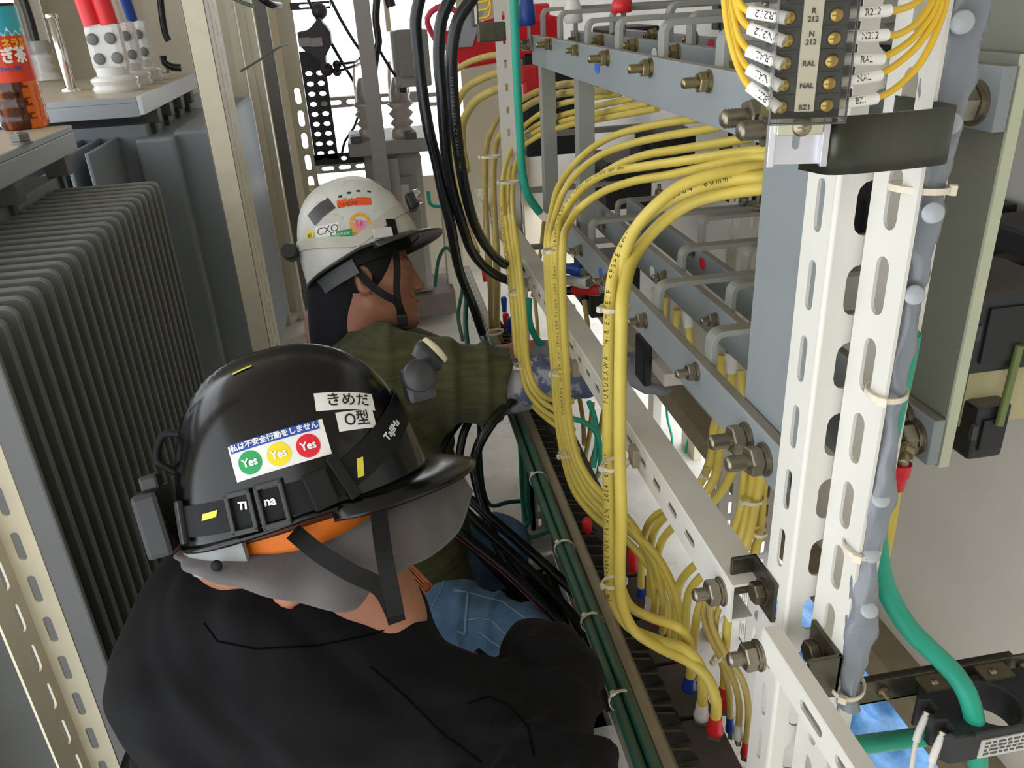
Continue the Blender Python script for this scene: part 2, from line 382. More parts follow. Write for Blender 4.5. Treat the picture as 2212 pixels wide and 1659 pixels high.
bolt_mesh(MB(), PZ(48, 312, -.208), (0, 0, 1), .0095, .021).build('lid_bolt', M('cast_steel', '#7d7c78', .45, .6), t)
for y in (1.28, 1.62, 1.9): MB().box2((-.70, y, H - .30), (-.655, y + .035, H - .262)).box2((-.69, y + .008, H - .33), (-.672, y + .026, H - .30)).build('lid_clamp', M('clamp_dark', '#4b4a45', .5, .3), t)
# second transformer behind
t = thing('oil_transformer', 'blue-grey oil transformer with three capped bushings on its lid, behind the slim cream post', 'transformer', (-.8, 3., .12))
MB().box2((-1.3, 2.66, .0), (-.67, 3.6, H - .29)).build('tank', fin2_m, t)
MB().box2((-.70, 2.62, .2), (-.585, 3.4, H - .325)).box2((-.60, 2.66, .2), (-.478, 3.62, H - .315)).build('side_radiator', fin2_m, t, bevel=.012)
for x in (-.75, -.80, -.85, -.93): MB().box2((x, 2.36, .2), (x - .012, 2.66, H - .32)).build('cooling_fin', fin2_m, t, bevel=.003)
MB().box2((-1.42, 2.58, H - .222), (-.655, 3.5, H - .205)).box2((-1.42, 2.58, H - .26), (-.655, 2.59, H - .222)).build('lid', lid_m, t, bevel=.002)
MB().box2((-.655, 2.58, H - .255), (-.643, 3.5, H - .205)).build('lid_flange', M('pale_flange', '#c6c6cc', .35, var=.03), t)
for y in (2.72, 2.9, 3.08, 3.26): MB().box2((-.68, y, H - .295), (-.64, y + .05, H - .255)).box2((-.67, y + .01, H - .33), (-.655, y + .04, H - .29)).build('lid_clamp', M('clamp_dark', '#4b4a45', .5, .3), t)
for px, py in ((318, 164), (360, 158)): bolt_mesh(MB(), PZ(px, py, -.205), (0, 0, 1), .007, .016).build('lid_bolt', steel, t)
def lowv_bushing(px, py, Y, capm, s, two=False):
    b = PY(px, py, Y); b.z = H - .205
    MB().lathe([(.062 * s, 0), (.066 * s, .012), (.06 * s, .02), (.066 * s, .03), (.066 * s, .038), (.052 * s, .046), (.03 * s, .05)], b, n=28).build('porcelain_skirt', porc, t)
    w = .095 * s; mb = MB().box((b.x, b.y, b.z + .125), (w * 1.06, .05, .14), None, .022); mb.cyl((b.x, b.y, b.z + .04), (b.x, b.y, b.z + .07), .045 * s)
    cn = mb.build('terminal_clamp', bushm, t)
    for dx in (-.024, .024):
        for dz in (.095, .15):
            p = V((b.x + dx * s + (dz - .12) * -.12, b.y - .026, b.z + dz)); MB().lathe([(.0155 * s, 0), (.0155 * s, .004), (.011 * s, .005), (0, .006)], p, (0, -1, 0), 16).build('terminal_screw', M('grey_plug', '#6d6e6e', .45), cn)
    for dx in ((-.022, .022) if two else (0,)):
        q = V((b.x + dx, b.y, b.z + .185)); up = V((-.12, .1, .9))
        pts = smooth_path([q, q + up * .05, q + up * .11 + V((0, .0, 0)), q + up * .2, q + up * .34], .02)
        MB().tube(pts, [.028 * s if i < len(pts) * .45 else .021 * s for i in range(len(pts))], 16).build('cable_cap', capm, t)
lowv_bushing(312, 172, 3.18, bluep, .95); lowv_bushing(285, 174, 3.0, whitep, .95); lowv_bushing(250, 178, 2.82, redp, 1.05, True)
p = PZ(155, 196, -.205)
MB().lathe([(.032, 0), (.032, .008), (.016, .01), (.016, .21), (.02, .212), (.02, .225), (.0, .226)], p, n=20).build('filler_pipe', chrome, t)
p = PZ(100, 172, -.205)
MB().lathe([(.055, 0), (.05, .02), (.036, .03), (.05, .05), (.034, .06), (.05, .085), (.034, .095), (.04, .12), (.03, .14)], p, n=22).build('high_voltage_bushing', porc, t)
MB().lathe([(.05, .1), (.052, .3)], p, n=20).build('bushing_cover', clear, t)
MB().tube(smooth_path([p + V((0, 0, .14)), p + V((0, 0, .25)), p + V((-.03, .02, .45))], .03), .012, 12).build('bushing_lead', navy, t)
# ---- tea bottle
bz = H - .208; bp = PZ(57, 276, -.208); bp = V((bp.x, bp.y, bz))
bt = thing('tea_bottle', 'plastic bottle of barley tea with red and turquoise label on the near transformer lid', 'bottle', bp)
s = 1.0
teaP = [(.030, 0), (.0335, .006), (.034, .014), (.0325, .02), (.034, .026), (.034, .036), (.0325, .042), (.034, .048), (.034, .06), (.0322, .066)]
bodyP = teaP + [(.0322, .125), (.030, .135), (.0322, .145), (.0322, .165), (.027, .19), (.0145, .212), (.0135, .222)]
MB().lathe([(r * 1.0, z * 1.02) for r, z in bodyP], bp, n=36).build('bottle_shell', M('pet_plastic', '#f6efe6', .04, trans=1., ior=1.38, var=0), bt)
MB().lathe([(r * .955, z * 1.02 + .001) for r, z in bodyP[:14]] + [(0, .169)], bp, n=36).build('tea', M('barley_tea', '#763409', .05, trans=.85, ior=1.33, var=0), bt)
MB().lathe([(.0155, .225), (.0155, .243), (.0, .244)], bp, n=24).build('cap', M('cap_white', '#e8e4da', .4), bt)
def label_band(z0, z1, mat, nm, r=.0331):
    a = MB(); n = 48
    vs = [(bp.x + r * math.cos(2 * math.pi * k / n), bp.y + r * math.sin(2 * math.pi * k / n), bz + z) for z in (z0, z1) for k in range(n)]
    a.add(vs, [(k, (k + 1) % n, n + (k + 1) % n, n + k) for k in range(n)], True); return a.build(nm, mat, bt)
lbm = M('label_red', '#cf2318', .35, var=0, scale=45, col2='#dd4a1c')
lb = label_band(.066, .128, lbm, 'label'); label_band(.1281, .166, M('label_turquoise', '#36a7b8', .35, var=.03), 'label_top', .0332)
def lab_text(s, size, z, mat, dth=0., bold=.0006, sx=.8):
    vs, fs = text_mesh(s, size); mb = MB(); a0 = math.atan2(-bp.y, -bp.x) + dth; r = .0336
    for k, (bx, by) in enumerate([(-bold, 0), (bold, 0), (0, bold), (0, -bold)]):
        mb.add([(bp.x + (r + k * .00004) * math.cos(a0 + (x * sx + bx) / r), bp.y + (r + k * .00004) * math.sin(a0 + (x * sx + bx) / r), bz + z + y + by) for x, y in vs], fs)
    mb.build('label_text', mat, lb)
yel = M('label_yellow', '#e9c235', .4, var=0); lw = M('label_white', '#f4f0ea', .4, var=0)
lab_text('健康ミネラル', .0145, .117, yel); lab_text('むぎ茶', .023, .101, lw, .1, .0011); lab_text('カフェインゼロ', .0062, .0845, M('label_blue', '#2c58a8', .4, var=0)); lab_text('健康', .009, .152, lw)
pk = MB(); 
for k in range(9):
    a = -1.4 + k * .35; 
    r = .0334; a0 = math.atan2(-bp.y, -bp.x) + a
    pk.add([(bp.x + r * math.cos(a0 + d), bp.y + r * math.sin(a0 + d), bz + z) for d, z in ((-.19, .1275), (.19, .1275), (.0, .135 + .004 * (k % 2)))], [(0, 1, 2)])
pk.build('label_mountains', lw, lb)
bt.scale = (1.45, 1.45, 1.45)
# ---- cream slotted angle, bottom left
def slots_1d(n, p0, pitch, cx, w, h): return [slot_pts(cx, p0 + pitch * i, w, h) for i in range(n)]
mb = MB(); L0 = 1.55
sl = slots_1d(27, .05, .0565, .016, .0085, .036)
sheet_at(mb, sheet(rect(.034, L0), sl, .0025), (-.4355, .78, .0), (1, 0, 0), (0, 0, 1))
sheet_at(mb, sheet(rect(.062, L0), slots_1d(27, .03, .0565, .036, .010, .036), .0025), (-.4345, .722, .0), (0, 1, 0), (0, 0, 1))
o = mb.build('slotted_angle_post', M('cream_post', '#d6cdb6', .4, var=.03), None, bevel=.0007); tag(o, 'cream slotted angle post at the lower left, beside the near cooling fins', 'post')
# ---- slim cream post in the middle
mb = MB(); y0 = 2.0
mb.box2((-.374, y0, 0), (-.326, y0 + .003, 2.25)); mb.box2((-.329, y0, 0), (-.326, y0 + .05, 2.25)); mb.box2((-.374, y0, 0), (-.371, y0 + .05, 2.25))
sheet_at(mb, sheet(rect(.11, 2.2), slots_1d(38, .04, .0565, .05, .012, .036), .003), (-.327, y0 + .052, 0.02), (0, 1, 0), (0, 0, 1))
o = mb.build('cream_post', M('cream_post', '#d6cdb6'), None, bevel=.001); tag(o, 'slim cream upright post standing between the two grey transformers and the aisle', 'post')
# ================= right: busbar assembly
busm = M('busbar_grey', '#868d90', .38, var=.04, scale=8, dust=.9, dustcol='#857b6c')
strm = M('strap_grey', '#8f9189', .45, var=.04, scale=10, dust=.85, dustcol='#7d7667')
blued = M('blue_dot', '#2f62c4', .5, var=0); redd = M('red_dot', '#e0123c', .5, var=0); whd = M('white_dot', '#e4e6ea', .5, var=0)
def zat(r, X): return r * X
def beam(name, X, z0, z1, y0, y1, label, th=.012):
    t = thing(name, label, 'busbar', (X, (y0 + y1) / 2, H + z0)); MB().box2(W(X, y0, z0), W(X + th, y1, z1)).build('bar', busm, t, bevel=.0012); return t
def dot(t, px, py, X, ry, rz, mat):
    c = PX(px, py, X); n = 24; MB().lathe([(1, 0), (1, .0006), (0, .0007)], (0, 0, 0), (-1, 0, 0), n)
    mb = MB(); mb.add([(X - .0006, c.y + ry * math.cos(2 * math.pi * k / n), c.z + rz * math.sin(2 * math.pi * k / n)) for k in range(n)], [tuple(range(n))]); mb.build('phase_dot', mat, t)
XB = (.33, .41, .49); UT, UB = -.0735, -.128; LT, LB = -.384, -.433
U1 = beam('busbar', XB[0], UB, UT, .59, 1.73, 'long grey busbar nearest the aisle at the top, blue dot under its third bolt')
U2 = beam("busbar", XB[1], UB + .004, UT + .004, .6, 1.73, 'upper grey busbar second from the aisle, with a white dot')
U3 = beam('busbar', XB[2], UB + .008, UT + .004, .605, 1.73, 'upper grey busbar third from the aisle, with a red dot')
L1 = beam('busbar', XB[0], LB, LT, .592, 1.6, 'lower grey busbar nearest the aisle, ending in two big bolts by the slotted posts')
L2 = beam("busbar", XB[1], LB + .008, LT + .008, .6, 1.6, 'lower grey busbar second from the aisle, carrying a white dot')
L3 = beam("busbar", XB[2], LB, LT, .605, 1.6, 'lower grey busbar third from the aisle, carrying a red dot')
def bolts(t, X, pts, mat, r=.0055, L=.027):
    for px, py in pts: bolt_mesh(MB(), PX(px, py, X), (-1, .0, 0), r, L).build('bolt', mat, t)
bolts(U1, .33, [(1190, 95), (1313, 125), (1406, 146), (1532, 176)], zinc); bolts(U1, .33, [(1247, 108)], zinc, .0045, .018)
bolts(U1, .33, [(1654, 250), (1694, 276)], steel, .0082, .038)
dot(U1, 1290, 146, .33, .014, .0085, blued); dot(U2, 1414, 116, .41, .012, .008, whd); dot(U3, 1536, 97, .49, .012, .008, redd)
bolts(U2, .41, [(1302, 87), (1374, 97), (1465, 113), (1590, 150)], zinc, .0055, .02); bolts(U3, .49, [(1415, 75), (1503, 84)], zinc, .0055, .02)
bolts(L1, .33, [(1256, 540), (1314, 605), (1394, 692), (1505, 803)], steel, .0055, .024); bolts(L1, .33, [(1613, 946), (1653, 992)], steel, .0082, .038)
dot(L1, 1298, 590, .33, .012, .009, blued); dot(L2, 1410, 588, .41, .013, .0095, whd); dot(L3, 1517, 569, .49, .013, .0095, redd)
bolts(L2, .41, [(1305, 484), (1437, 597), (1547, 691)], steel, .005, .02); bolts(L3, .49, [(1497, 541)], steel, .005, .02)
RI = thing('busbar_riser', 'wide flat grey riser plate standing behind the busbar ends beside the slotted post', 'busbar', (.345, .65, H - .4))
MB().box2(W(.343, .585, LB + .004), W(.355, .702, UT - .004)).build('plate', busm, RI, bevel=.0012)
def strap(px, ytop, ybot, X, x1, label, w=.02, th=.007, r=.016, bolt=True):
    """flat bar: down leg fixed to the back of a busbar, bend, then a run towards the breakers"""
    a = PX(px, ytop, X + .012); b = PX(px, ybot, X + .012); y = (a.y + b.y) / 2; zt = a.z; zb = zb_ = b.z - .03
    pts = [(X + .0125, zb), (X + .0125, zt - r)]
    for k in range(1, 7): t_ = k / 6 * math.pi / 2; pts.append((X + .0125 + r - r * math.cos(t_), zt - r + r * math.sin(t_)))
    pts.append((x1, zt)); inner = [(X + .0125 + th, zb), (X + .0125 + th, zt - r)]
    for k in range(1, 7): t_ = k / 6 * math.pi / 2; inner.append((X + .0125 + r - (r - th) * math.cos(t_), zt - r + (r - th) * math.sin(t_)))
    inner.append((x1, zt - th)); n = len(pts); vs = []
    for sy in (-w / 2, w / 2):
        for q in pts + inner: vs.append((q[0], y + sy, q[1]))
    m = 2 * n; fs = []
    for i in range(n - 1):
        fs += [(i, i + 1, m + i + 1, m + i), (n + i + 1, n + i, m + n + i, m + n + i + 1), (i + 1, i, n + i, n + i + 1), (m + i, m + i + 1, m + n + i + 1, m + n + i)]
    fs += [(0, m, m + n, n), (n - 1, 2 * n - 1, m + 2 * n - 1, m + n - 1)]
    t = thing('busbar_strap', label, 'strap', (X + .02, y, zb), 'bent grey straps from the busbars to the breakers')
    MB().add(vs, fs).build('bent_bar', strm, t, bevel=.0008)
    if bolt:
        p = V((x1 - .02, y, zt)); bolt_mesh(MB(), p + V((0, 0, .004)), (0, 0, 1), .0045, .022).build('bolt', steel, t)
        lg = MB(); lg.box((x1 + .012, y, zt + .003), (.06, .018, .004)); lg.box((x1 + .055, y, zt + .012), (.04, .018, .004), Matrix.Rotation(-.4, 3, 'Y')); lg.build('lug', M('tinned_lug', '#85857e', .4, .6), t)
    return t
for i, (px, yt, yb) in enumerate([(1168, 17, 66), (1205, 23, 78), (1264, 40, 90), (1331, 36, 103), (1426, 42, 122), (1553, 56, 150)]):
    strap(px, yt, yb, XB[0], .66, ['upper front busbar strap farthest down the aisle', 'upper front busbar strap second from the far end', 'upper front busbar strap third from the far end, set lower than its neighbours', 'upper front busbar strap above the blue dot', 'upper front busbar strap between the two nearest small nuts', 'upper front busbar strap nearest the terminal block'][i])
for i, (px, yt, yb) in enumerate([(1319, 14, 66), (1440, 4, 84), (1487, 24, 94)]):
    strap(px, yt, yb, XB[1], .68, ['strap on the second upper busbar, farthest from the camera', 'strap on the second upper busbar, middle of three', 'strap on the second upper busbar, nearest the camera'][i])
for i, (px, yt, yb) in enumerate([(1272, 475, 523), (1417, 608, 684), (1529, 710, 795)]):
    strap(px, yt, yb, XB[0], .64 if i < 1 else .70, ['lower front busbar strap farthest down the aisle', 'lower front busbar strap in the middle, above the small nut', 'lower front busbar strap nearest the riser plate'][i], bolt=i < 1)
for i, (px, yt, yb) in enumerate([(1467, 532, 589), (1572, 608, 681)]):
    strap(px, yt, yb, XB[1], .60 if i < 1 else .70, ['second lower busbar strap beside the red dot, its lug bolted on', 'second lower busbar strap partly hidden by the riser plate'][i], bolt=i < 1)
for i, (px, yt, yb) in enumerate([(1330, 432, 470), (1512, 466, 500), (1607, 532, 573)]):
    strap(px, yt, yb, XB[2], .62 if i < 2 else .72, ['third lower busbar strap deepest behind the yellow cables', 'third lower busbar strap with bolted lug below the nearest yellow cables', 'third lower busbar strap at the edge of the riser plate'][i], bolt=i < 2)
# breakers behind the straps
brk = M('breaker_black', '#1e1f21', .5, var=.05, dust=.55, dustcol='#564f47')
def breaker(c, d, label, nose=(-1, 0, 0)):
    t = thing('circuit_breaker', label, 'breaker', (c[0], c[1], H + c[2] - d[2] / 2), 'black breakers behind the busbars')
    MB().box(W(*c), d, None, .004).build('housing', brk, t)
    f = MB()
    for k in (-1, 0, 1): f.box(W(c[0] - d[0] / 2 - .01, c[1] + k * d[1] * .3, c[2]), (.03, d[1] * .2, d[2] * .6), None, .003).build('terminal_barrier', dgreyp, t); f = MB()
    MB().box(W(c[0] - .01, c[1], c[2] + d[2] / 2 + .006), (.03, .02, .018), None, .003).build('toggle', dgreyp, t)
pos = [(.79, .84, -.36, 'lower'), (.79, 1.04, -.36, 'lower'), (.79, 1.24, -.36, 'lower'), (.79, 1.62, -.36, 'lower'), (.80, .80, -.01, 'upper'), (.80, 1.0, -.01, 'upper'), (.80, 1.22, -.01, 'upper'), (.80, 1.48, -.01, 'upper'), (.80, 1.72, -.01, 'upper')]
ordn = {0: 'nearest the riser plate', 1: 'second from the riser plate', 2: 'third from the riser plate', 3: 'fourth from the riser plate', 4: 'farthest back'}
for i, (x, y, z, lv) in enumerate(pos): breaker((x, y, z), (.09, .17, .15 if lv == 'lower' else .26), f'black circuit breaker in the {lv} row behind the straps, {ordn[i if i < 4 else i - 4]}')
# black heavy breaker with lug seen under the near yellow cables
# grey uprights between the busbar levels
for i, (px, Xp) in enumerate(((1168, .352), (1245, .36))):
    a = PX(px, 200, Xp); MB().box2((Xp, a.y - .012, H - .44), (Xp + .03, a.y + .018, H - .1)).build('grey_upright', strm, None, bevel=.001)
    tag(bpy.data.objects['grey_upright' if i == 0 else 'grey_upright.001'], ['grey square upright at the far end of the busbars', 'grey square upright between the second and third nuts of the upper busbar'][i], 'post')
# far white slotted uprights seen between the yellow cables
def angle_post(name, label, x, y, z0, z1, fx, fy, mat, t=.0025, slot=(.009, .034), pitch=.05, cat='post', sy=1):
    mb = MB(); n = int((z1 - z0) / pitch) - 1
    if fx: sheet_at(mb, sheet(rect(fx, z1 - z0), slots_1d(n, pitch * .8, pitch, fx / 2, *slot), t), (x, y, H + z0), (1, 0, 0), (0, 0, 1))
    if fy: sheet_at(mb, sheet(rect(fy, z1 - z0), slots_1d(n, pitch * .8, pitch, fy / 2, *slot), t), (x, y if sy > 0 else y - fy, H + z0), (0, 1, 0), (0, 0, 1))
    o = mb.build(name, mat, None, bevel=.0006); tag(o, label, cat); return o
angle_post('slotted_post', 'white slotted post standing far behind the yellow cable arches', .66, 1.43, -1.45, .5, .05, .05, white)
angle_post('slotted_post', 'white slotted post close behind the far one, seen between yellow cables', .735, 1.40, -1.45, .5, .045, .03, white)
# ================= white slotted posts, close right
def posts():
    # post A: flange towards the aisle, then a flange facing the camera, rounded bend
    mb = MB(); z0 = -1.45; L = 1.9; k = .0585
    def nz(v): return v - z0
    s1 = [slot_pts(.0165, nz(-.318 - k * i), .0105, .038) for i in range(-5, 19)]
    sheet_at(mb, sheet(rect(.036, L), s1, .0026), W(.3, .5045, z0), (0, 1, 0), (0, 0, 1))
    s2 = [slot_pts(.022, nz(-.318 - k * i), .019, .038) for i in range(-5, 19)]
    sheet_at(mb, sheet(rect(.05, L), s2, .0026), W(.3015, .5022, z0), (1, 0, 0), (0, 0, 1))
    mb.tube([W(.3024, .5042, z0), W(.3024, .5042, z0 + L)], .0034, 12)
    o = mb.build('slotted_post', white, None, bevel=.0004); tag(o, 'near white slotted post, left of the pair, bolted to the dark bracket', 'post')
    mb = MB()
    s1 = [slot_pts(.024, nz(-.305 - k * i), .0145, .041) for i in range(-5, 19)]
    sheet_at(mb, sheet(rect(.048, L), s1, .0026), W(.322, .448, z0), (0, 1, 0), (0, 0, 1))
    s2 = [slot_pts(.03, nz(-.31 - k * i), .016, .038) for i in range(-5, 19)]
    sheet_at(mb, sheet(rect(.052, L), s2, .0026), W(.323, .4965, z0), (1, 0, 0), (0, 0, 1))
    o = mb.build('slotted_post', white, None, bevel=.0004); tag(o, 'near white slotted post on the right, with the grey vinyl sleeve tied along it', 'post')
posts()
# diagonal-looking rails: white slotted channels along the aisle
def channel(name, label, X, z, y0, y1, top, front, lip, slots, mat=white):
    t = thing(name, label, 'rail', (X, y0, H + z - front))
    mb = MB(); th = .0026
    sheet_at(mb, sheet(rect(y1 - y0, front - 2 * th), [[(a, b - th) for a, b in q] for q in slots], th), W(X, y0, z - front + th), (0, 1, 0), (0, 0, 1))
    mb.prism([(-th / 2, -th), (-th / 2, -.0012), (-th / 2 + .0012, 0), (top, 0), (top, -th)], W(X, y0, z), (1, 0, 0), (0, 0, 1), (0, y1 - y0, 0)); mb.box2(W(X - th / 2, y0, z - front), W(X + lip, y1, z - front + th))
    mb.box2(W(X + top - th, y0, z - .012), W(X + top, y1, z - th))
    mb.build('channel', mat, t); return t
RX = .27; e = PX(1584, 1265, RX); zr = e.z - H; fr = e.z - PX(1577, 1343, RX).z
pit_ = .052
R1 = channel('slotted_rail', 'long white slotted channel rail running along the aisle behind the yellow bundles', RX, zr, e.y, 2.3, .034, fr, .022, [slot_pts(.105 + pit_ * i, fr * .5, .032, .0095) for i in range(34)])
bolt_mesh(MB(), PX(1560, 1277, RX - .001), (-1, 0, 0), .0068, .027).build('end_bolt', steel, R1)
e2 = PX(1672, 1352, .285); z2 = e2.z - H
fr2 = H + z2 - PX(1800, 1659, .276).z
R2 = channel('slotted_rail', 'short white slotted rail at the bottom right, bolted to the near post', .276, z2, .12, e2.y, .014, fr2, .012, [slot_pts(e2.y - .12 - .085 - .052 * i, fr2 * .5, .034, .0095) for i in range(5)])
bolt_mesh(MB(), PX(1640, 1415, .2745), (-1, 0, 0), .0068, .027).build('end_bolt', steel, R2)
# brackets
b1 = thing('angle_bracket', 'dark bent bracket joining the long white rail to the left slotted post', 'bracket', W(.29, .54, -.55))
pz = PX(1625, 1205, .285).z
yb = e.y + .014; zt = PY(1640, 1200, yb).z; hb = .042
MB().box2((RX + .004, yb, zt - hb), (.2985, yb + .004, zt)).box2((.2945, yb - .042, zt - hb), (.2985, yb + .004, zt)).build('plate', dzinc, b1, bevel=.001)
p = V((.2945, yb - .024, zt - .021)); q = MB(); q.lathe([(.0125, 0), (.0125, .002), (.008, .0022)], p, (-1, 0, 0), 20, False); q.hexn(p + V((-.002, 0, 0)), p + V((-.011, 0, 0)), .0105); q.build('bolt', M('dark_bolt', '#6b6354', .38, .85), b1)
b2 = thing('angle_bracket', 'dark bent bracket joining the short white rail to the right slotted post', 'bracket', W(.31, .45, -.66))
zt2 = PX(1757, 1350, .32).z + .012
MB().box2((.291, .4455, zt2 - .048), (.3205, .4495, zt2 - .004)).box2((.3165, .4455, zt2 - .048), (.3205, .4905, zt2 - .004)).build('plate', dzinc, b2, bevel=.001)
p = V((.3165, .474, zt2 - .024)); q = MB(); q.lathe([(.0125, 0), (.0125, .002), (.008, .0022)], p, (-1, 0, 0), 20, False); q.hexn(p + V((-.002, 0, 0)), p + V((-.011, 0, 0)), .0105); q.build('bolt', M('dark_bolt', '#6b6354', .38, .85), b2)
# ================= terminal block on its strap
YT = .415
def TP(px, py, dy=0.): return PY(px, py, YT + dy)
tl, tr = TP(1700, -60), TP(1845, -60); bl, br = TP(1663, 258), TP(1818, 262)
xl = (TP(1686, 0).x); xr = TP(1834, 0).x; zb = TP(1740, 258).z; ztop = zb + .108
xm = (xl + xr) / 2; YAW = -.32; hw = (xr - xl) / 2
tb = thing('terminal_block', 'clear-covered terminal block with lettered cream strip, top right in front of the posts', 'terminal block', (xm, YT, zb))
MB().box2((xl, YT + .004, zb), (xr, YT + .03, ztop), .001).build('base', M('terminal_grey', '#4e5052', .5, var=.04), tb)
MB().box2((xl, YT + .0035, zb + .0005), (xr, YT + .006, zb + .004)).build('end_wall', blackp, tb)
cv = MB(); th = .0012; cy0 = YT - .012
cv.box2((xl - .001, cy0, zb - .001), (xr + .001, cy0 + th, ztop)).box2((xl - .001, cy0, zb - .001), (xl - .001 + th, YT + .02, ztop)).box2((xr + .001 - th, cy0, zb - .001), (xr + .001, YT + .02, ztop)).box2((xl - .001, cy0, zb - .001), (xr + .001, YT + .004, zb - .001 + th))
cv.build('clear_cover', clear, tb, bevel=.0004)
st = MB().box2((xm - .0048, YT + .0005, zb + .004), (xm + .0048, YT + .002, ztop)).build('label_strip', M('cream_strip', '#e3dac4', .5, var=.02), tb)
rows = [TP(1750, y).z for y in (22, 72, 122, 170, 217)]
pitch = (rows[0] - rows[4]) / 4
inkg = M('grey_ink', '#5a5650', .6, var=0)
for i, tx in enumerate((('R', '212'), ('N', '212'), ('RAL',), ('NAL',), ('BZ1',))):
    for j, w_ in enumerate(tx):
        plane_text(w_, .0036, (xm, YT + .0003, rows[i] - .0004 - j * .0038 + (0 if len(tx) > 1 else -.003)), (1, 0, 0), (0, 0, 1), inkg, 'strip_lettering', st, bold=.00015)
tsc = M('terminal_screw', '#b59a58', .28, .95, var=.1)
for i in range(-2, 5):
    z = rows[0] - pitch * i - .003
    for s_ in (-1, 1):
        x = xm + s_ * .0115
        MB().lathe([(.0034, 0), (.0034, .002), (.0028, .0026), (0, .0027)], (x, YT + .004, z), (0, -1, 0), 14).box((x, YT + .0012, z), (.005, .0006, .0008)).box((x, YT + .0012, z), (.0008, .0006, .005)).build('screw', tsc, tb)
    MB().box2((xl + .0015, YT + .0015, z + pitch / 2 - .0006), (xm - .005, YT + .006, z + pitch / 2 + .0006)).box2((xm + .005, YT + .0015, z + pitch / 2 - .0006), (xr - .0015, YT + .006, z + pitch / 2 + .0006)).build('divider', dgreyp, tb)
    MB().box2((xr + .0012, YT + .006, z + pitch / 2 - .002), (xr + .006, YT + .02, z + pitch / 2 + .002)).build('side_lug', blackp, tb)
tb.rotation_euler.z = YAW
# aluminium rail + clamp + strap
ra = thing('mounting_rail', 'bright aluminium rail stub with screw and slot, under the terminal block', 'rail', (xm, YT, zb - .03)); ra.rotation_euler.z = YAW
r0 = TP(1706, 355, .02).z
sh = sheet(rect(.03, zb + .06 - r0), [slot_pts(.015, .014, .004, .012)], .0015)
mb = MB(); sheet_at(mb, sh, (xm - .014, YT + .022, r0), (1, 0, 0), (0, 0, 1))
mb.box2((xm - .015, YT + .012, r0), (xm - .0112, YT + .0225, zb + .05)).box2((xm + .0132, YT + .012, r0), (xm + .017, YT + .0225, zb + .05)); mb.build('rail_profile', M('aluminium', '#c9c8ce', .3, .7, var=.03, stretch=(1, 1, .05)), ra, bevel=.0004)
MB().box2((xm - .012, YT + .006, zb - .009), (xm + .012, YT + .02, zb - .0005)).build('end_stop', M('zinc_bright', '#bfc0a8', .3, .8), ra, bevel=.0006)
for zz, yy in ((zb - .0045, YT + .006), (r0 + .024, YT + .0205)):
    MB().lathe([(.0052, 0), (.005, .002), (.0035, .0036), (0, .004)], (xm + .0005, yy, zz), (0, -1, 0), 18).box((xm + .0005, yy - .0038, zz), (.005, .0008, .0009)).box((xm + .0005, yy - .0038, zz), (.0009, .0008, .005)).build('screw', M('pan_screw', '#9a8f7a', .3, .9), ra)
cb = thing('clamp_strap', 'dark iridescent zinc strap curving from the terminal rail to the slotted post', 'bracket', W(.28, .43, -.1))
z1_ = PY(1832, 236, YT + .03).z; z0_ = PY(1832, 356, YT + .03).z; hh = z1_ - z0_
pth = [(xm - .002, YT + .0245), (xm + .02, YT + .0245)]; 
xe = PX(1985, 240, .322).y
pp = [V((xm + .0185, YT + .030, 0)), V((xm + .0215, YT + .020, 0)), V((xm + .024, YT + .012, 0)), V((xm + .032, YT + .009, 0)), V((.312, YT + .011, 0)), V((.3185, YT + .014, 0)), V((.3205, YT + .022, 0)), V((.3205, YT + .07, 0))]
path = smooth_path(pp, .002); mb = MB(); vs = []
for p in path: vs += [(p.x, p.y, z0_), (p.x, p.y, z1_)]
mb.add(vs, [(2 * i, 2 * i + 2, 2 * i + 3, 2 * i + 1) for i in range(len(path) - 1)], True)
irid = M('iridescent_zinc', '#3d403a', .3, .75, var=0, scale=16, col2='#55564a', stretch=(1, 1, .3))
o = mb.build('band', irid, cb); sm = o.modifiers.new('solid', 'SOLIDIFY'); sm.thickness = .003; sm.offset = 1
# wires into the terminal block
wy = M('yellow_wire', '#d9b12e', .4, var=.04); slv = M('marker_sleeve', '#e9e6e0', .45, var=.02)
def tw(txt, pts, label, side, flip=False):
    P = smooth_path(pts, .003); t = thing('terminal_wire', label, 'wire', pts[0], 'thin yellow wires in lettered white sleeves')
    MB().tube(P, .0019, 10).build('wire', wy, t)
    a, b = V(pts[0]), V(pts[1]); d = (b - a).normalized(); n = max(2, int(.026 / .003))
    S = [a + d * ((.0265 if side > 0 else .020) * k / 8) for k in range(9)]; so = MB().tube(S, .0031, 14).build('sleeve', slv, t)
    ax = d * side; vw = EYE - a; nn = (vw - ax * vw.dot(ax)).normalized(); up = nn.cross(ax); up = up if up.z > 0 else -up
    vs, fs = text_mesh(txt, .0048); c = a + d * (.0135 if side > 0 else .0105); sgn = -1 if flip else 1
    out = []
    for x, y in vs:
        th_ = (y * sgn) / .0031; out.append(c + ax * x * sgn + (nn * math.cos(th_) + up * math.sin(th_)) * .0033)
    MB().add(out, fs).build('sleeve_lettering', ink, so)
names = ['R212', 'N212', 'RAL', 'NAL', 'BZ1']
rend = [[(1905, 24), (1935, 22), (1975, 8), (2000, -14)], [(1905, 76), (1940, 74), (1985, 45), (2012, 5), (2020, -20)], [(1888, 128), (1920, 118), (1975, 80), (2018, 20), (2026, -20)], [(1880, 166), (1920, 150), (1985, 95), (2030, 20), (2034, -20)], [(1868, 216), (1920, 200), (1985, 140), (2030, 50), (2048, -20)]]
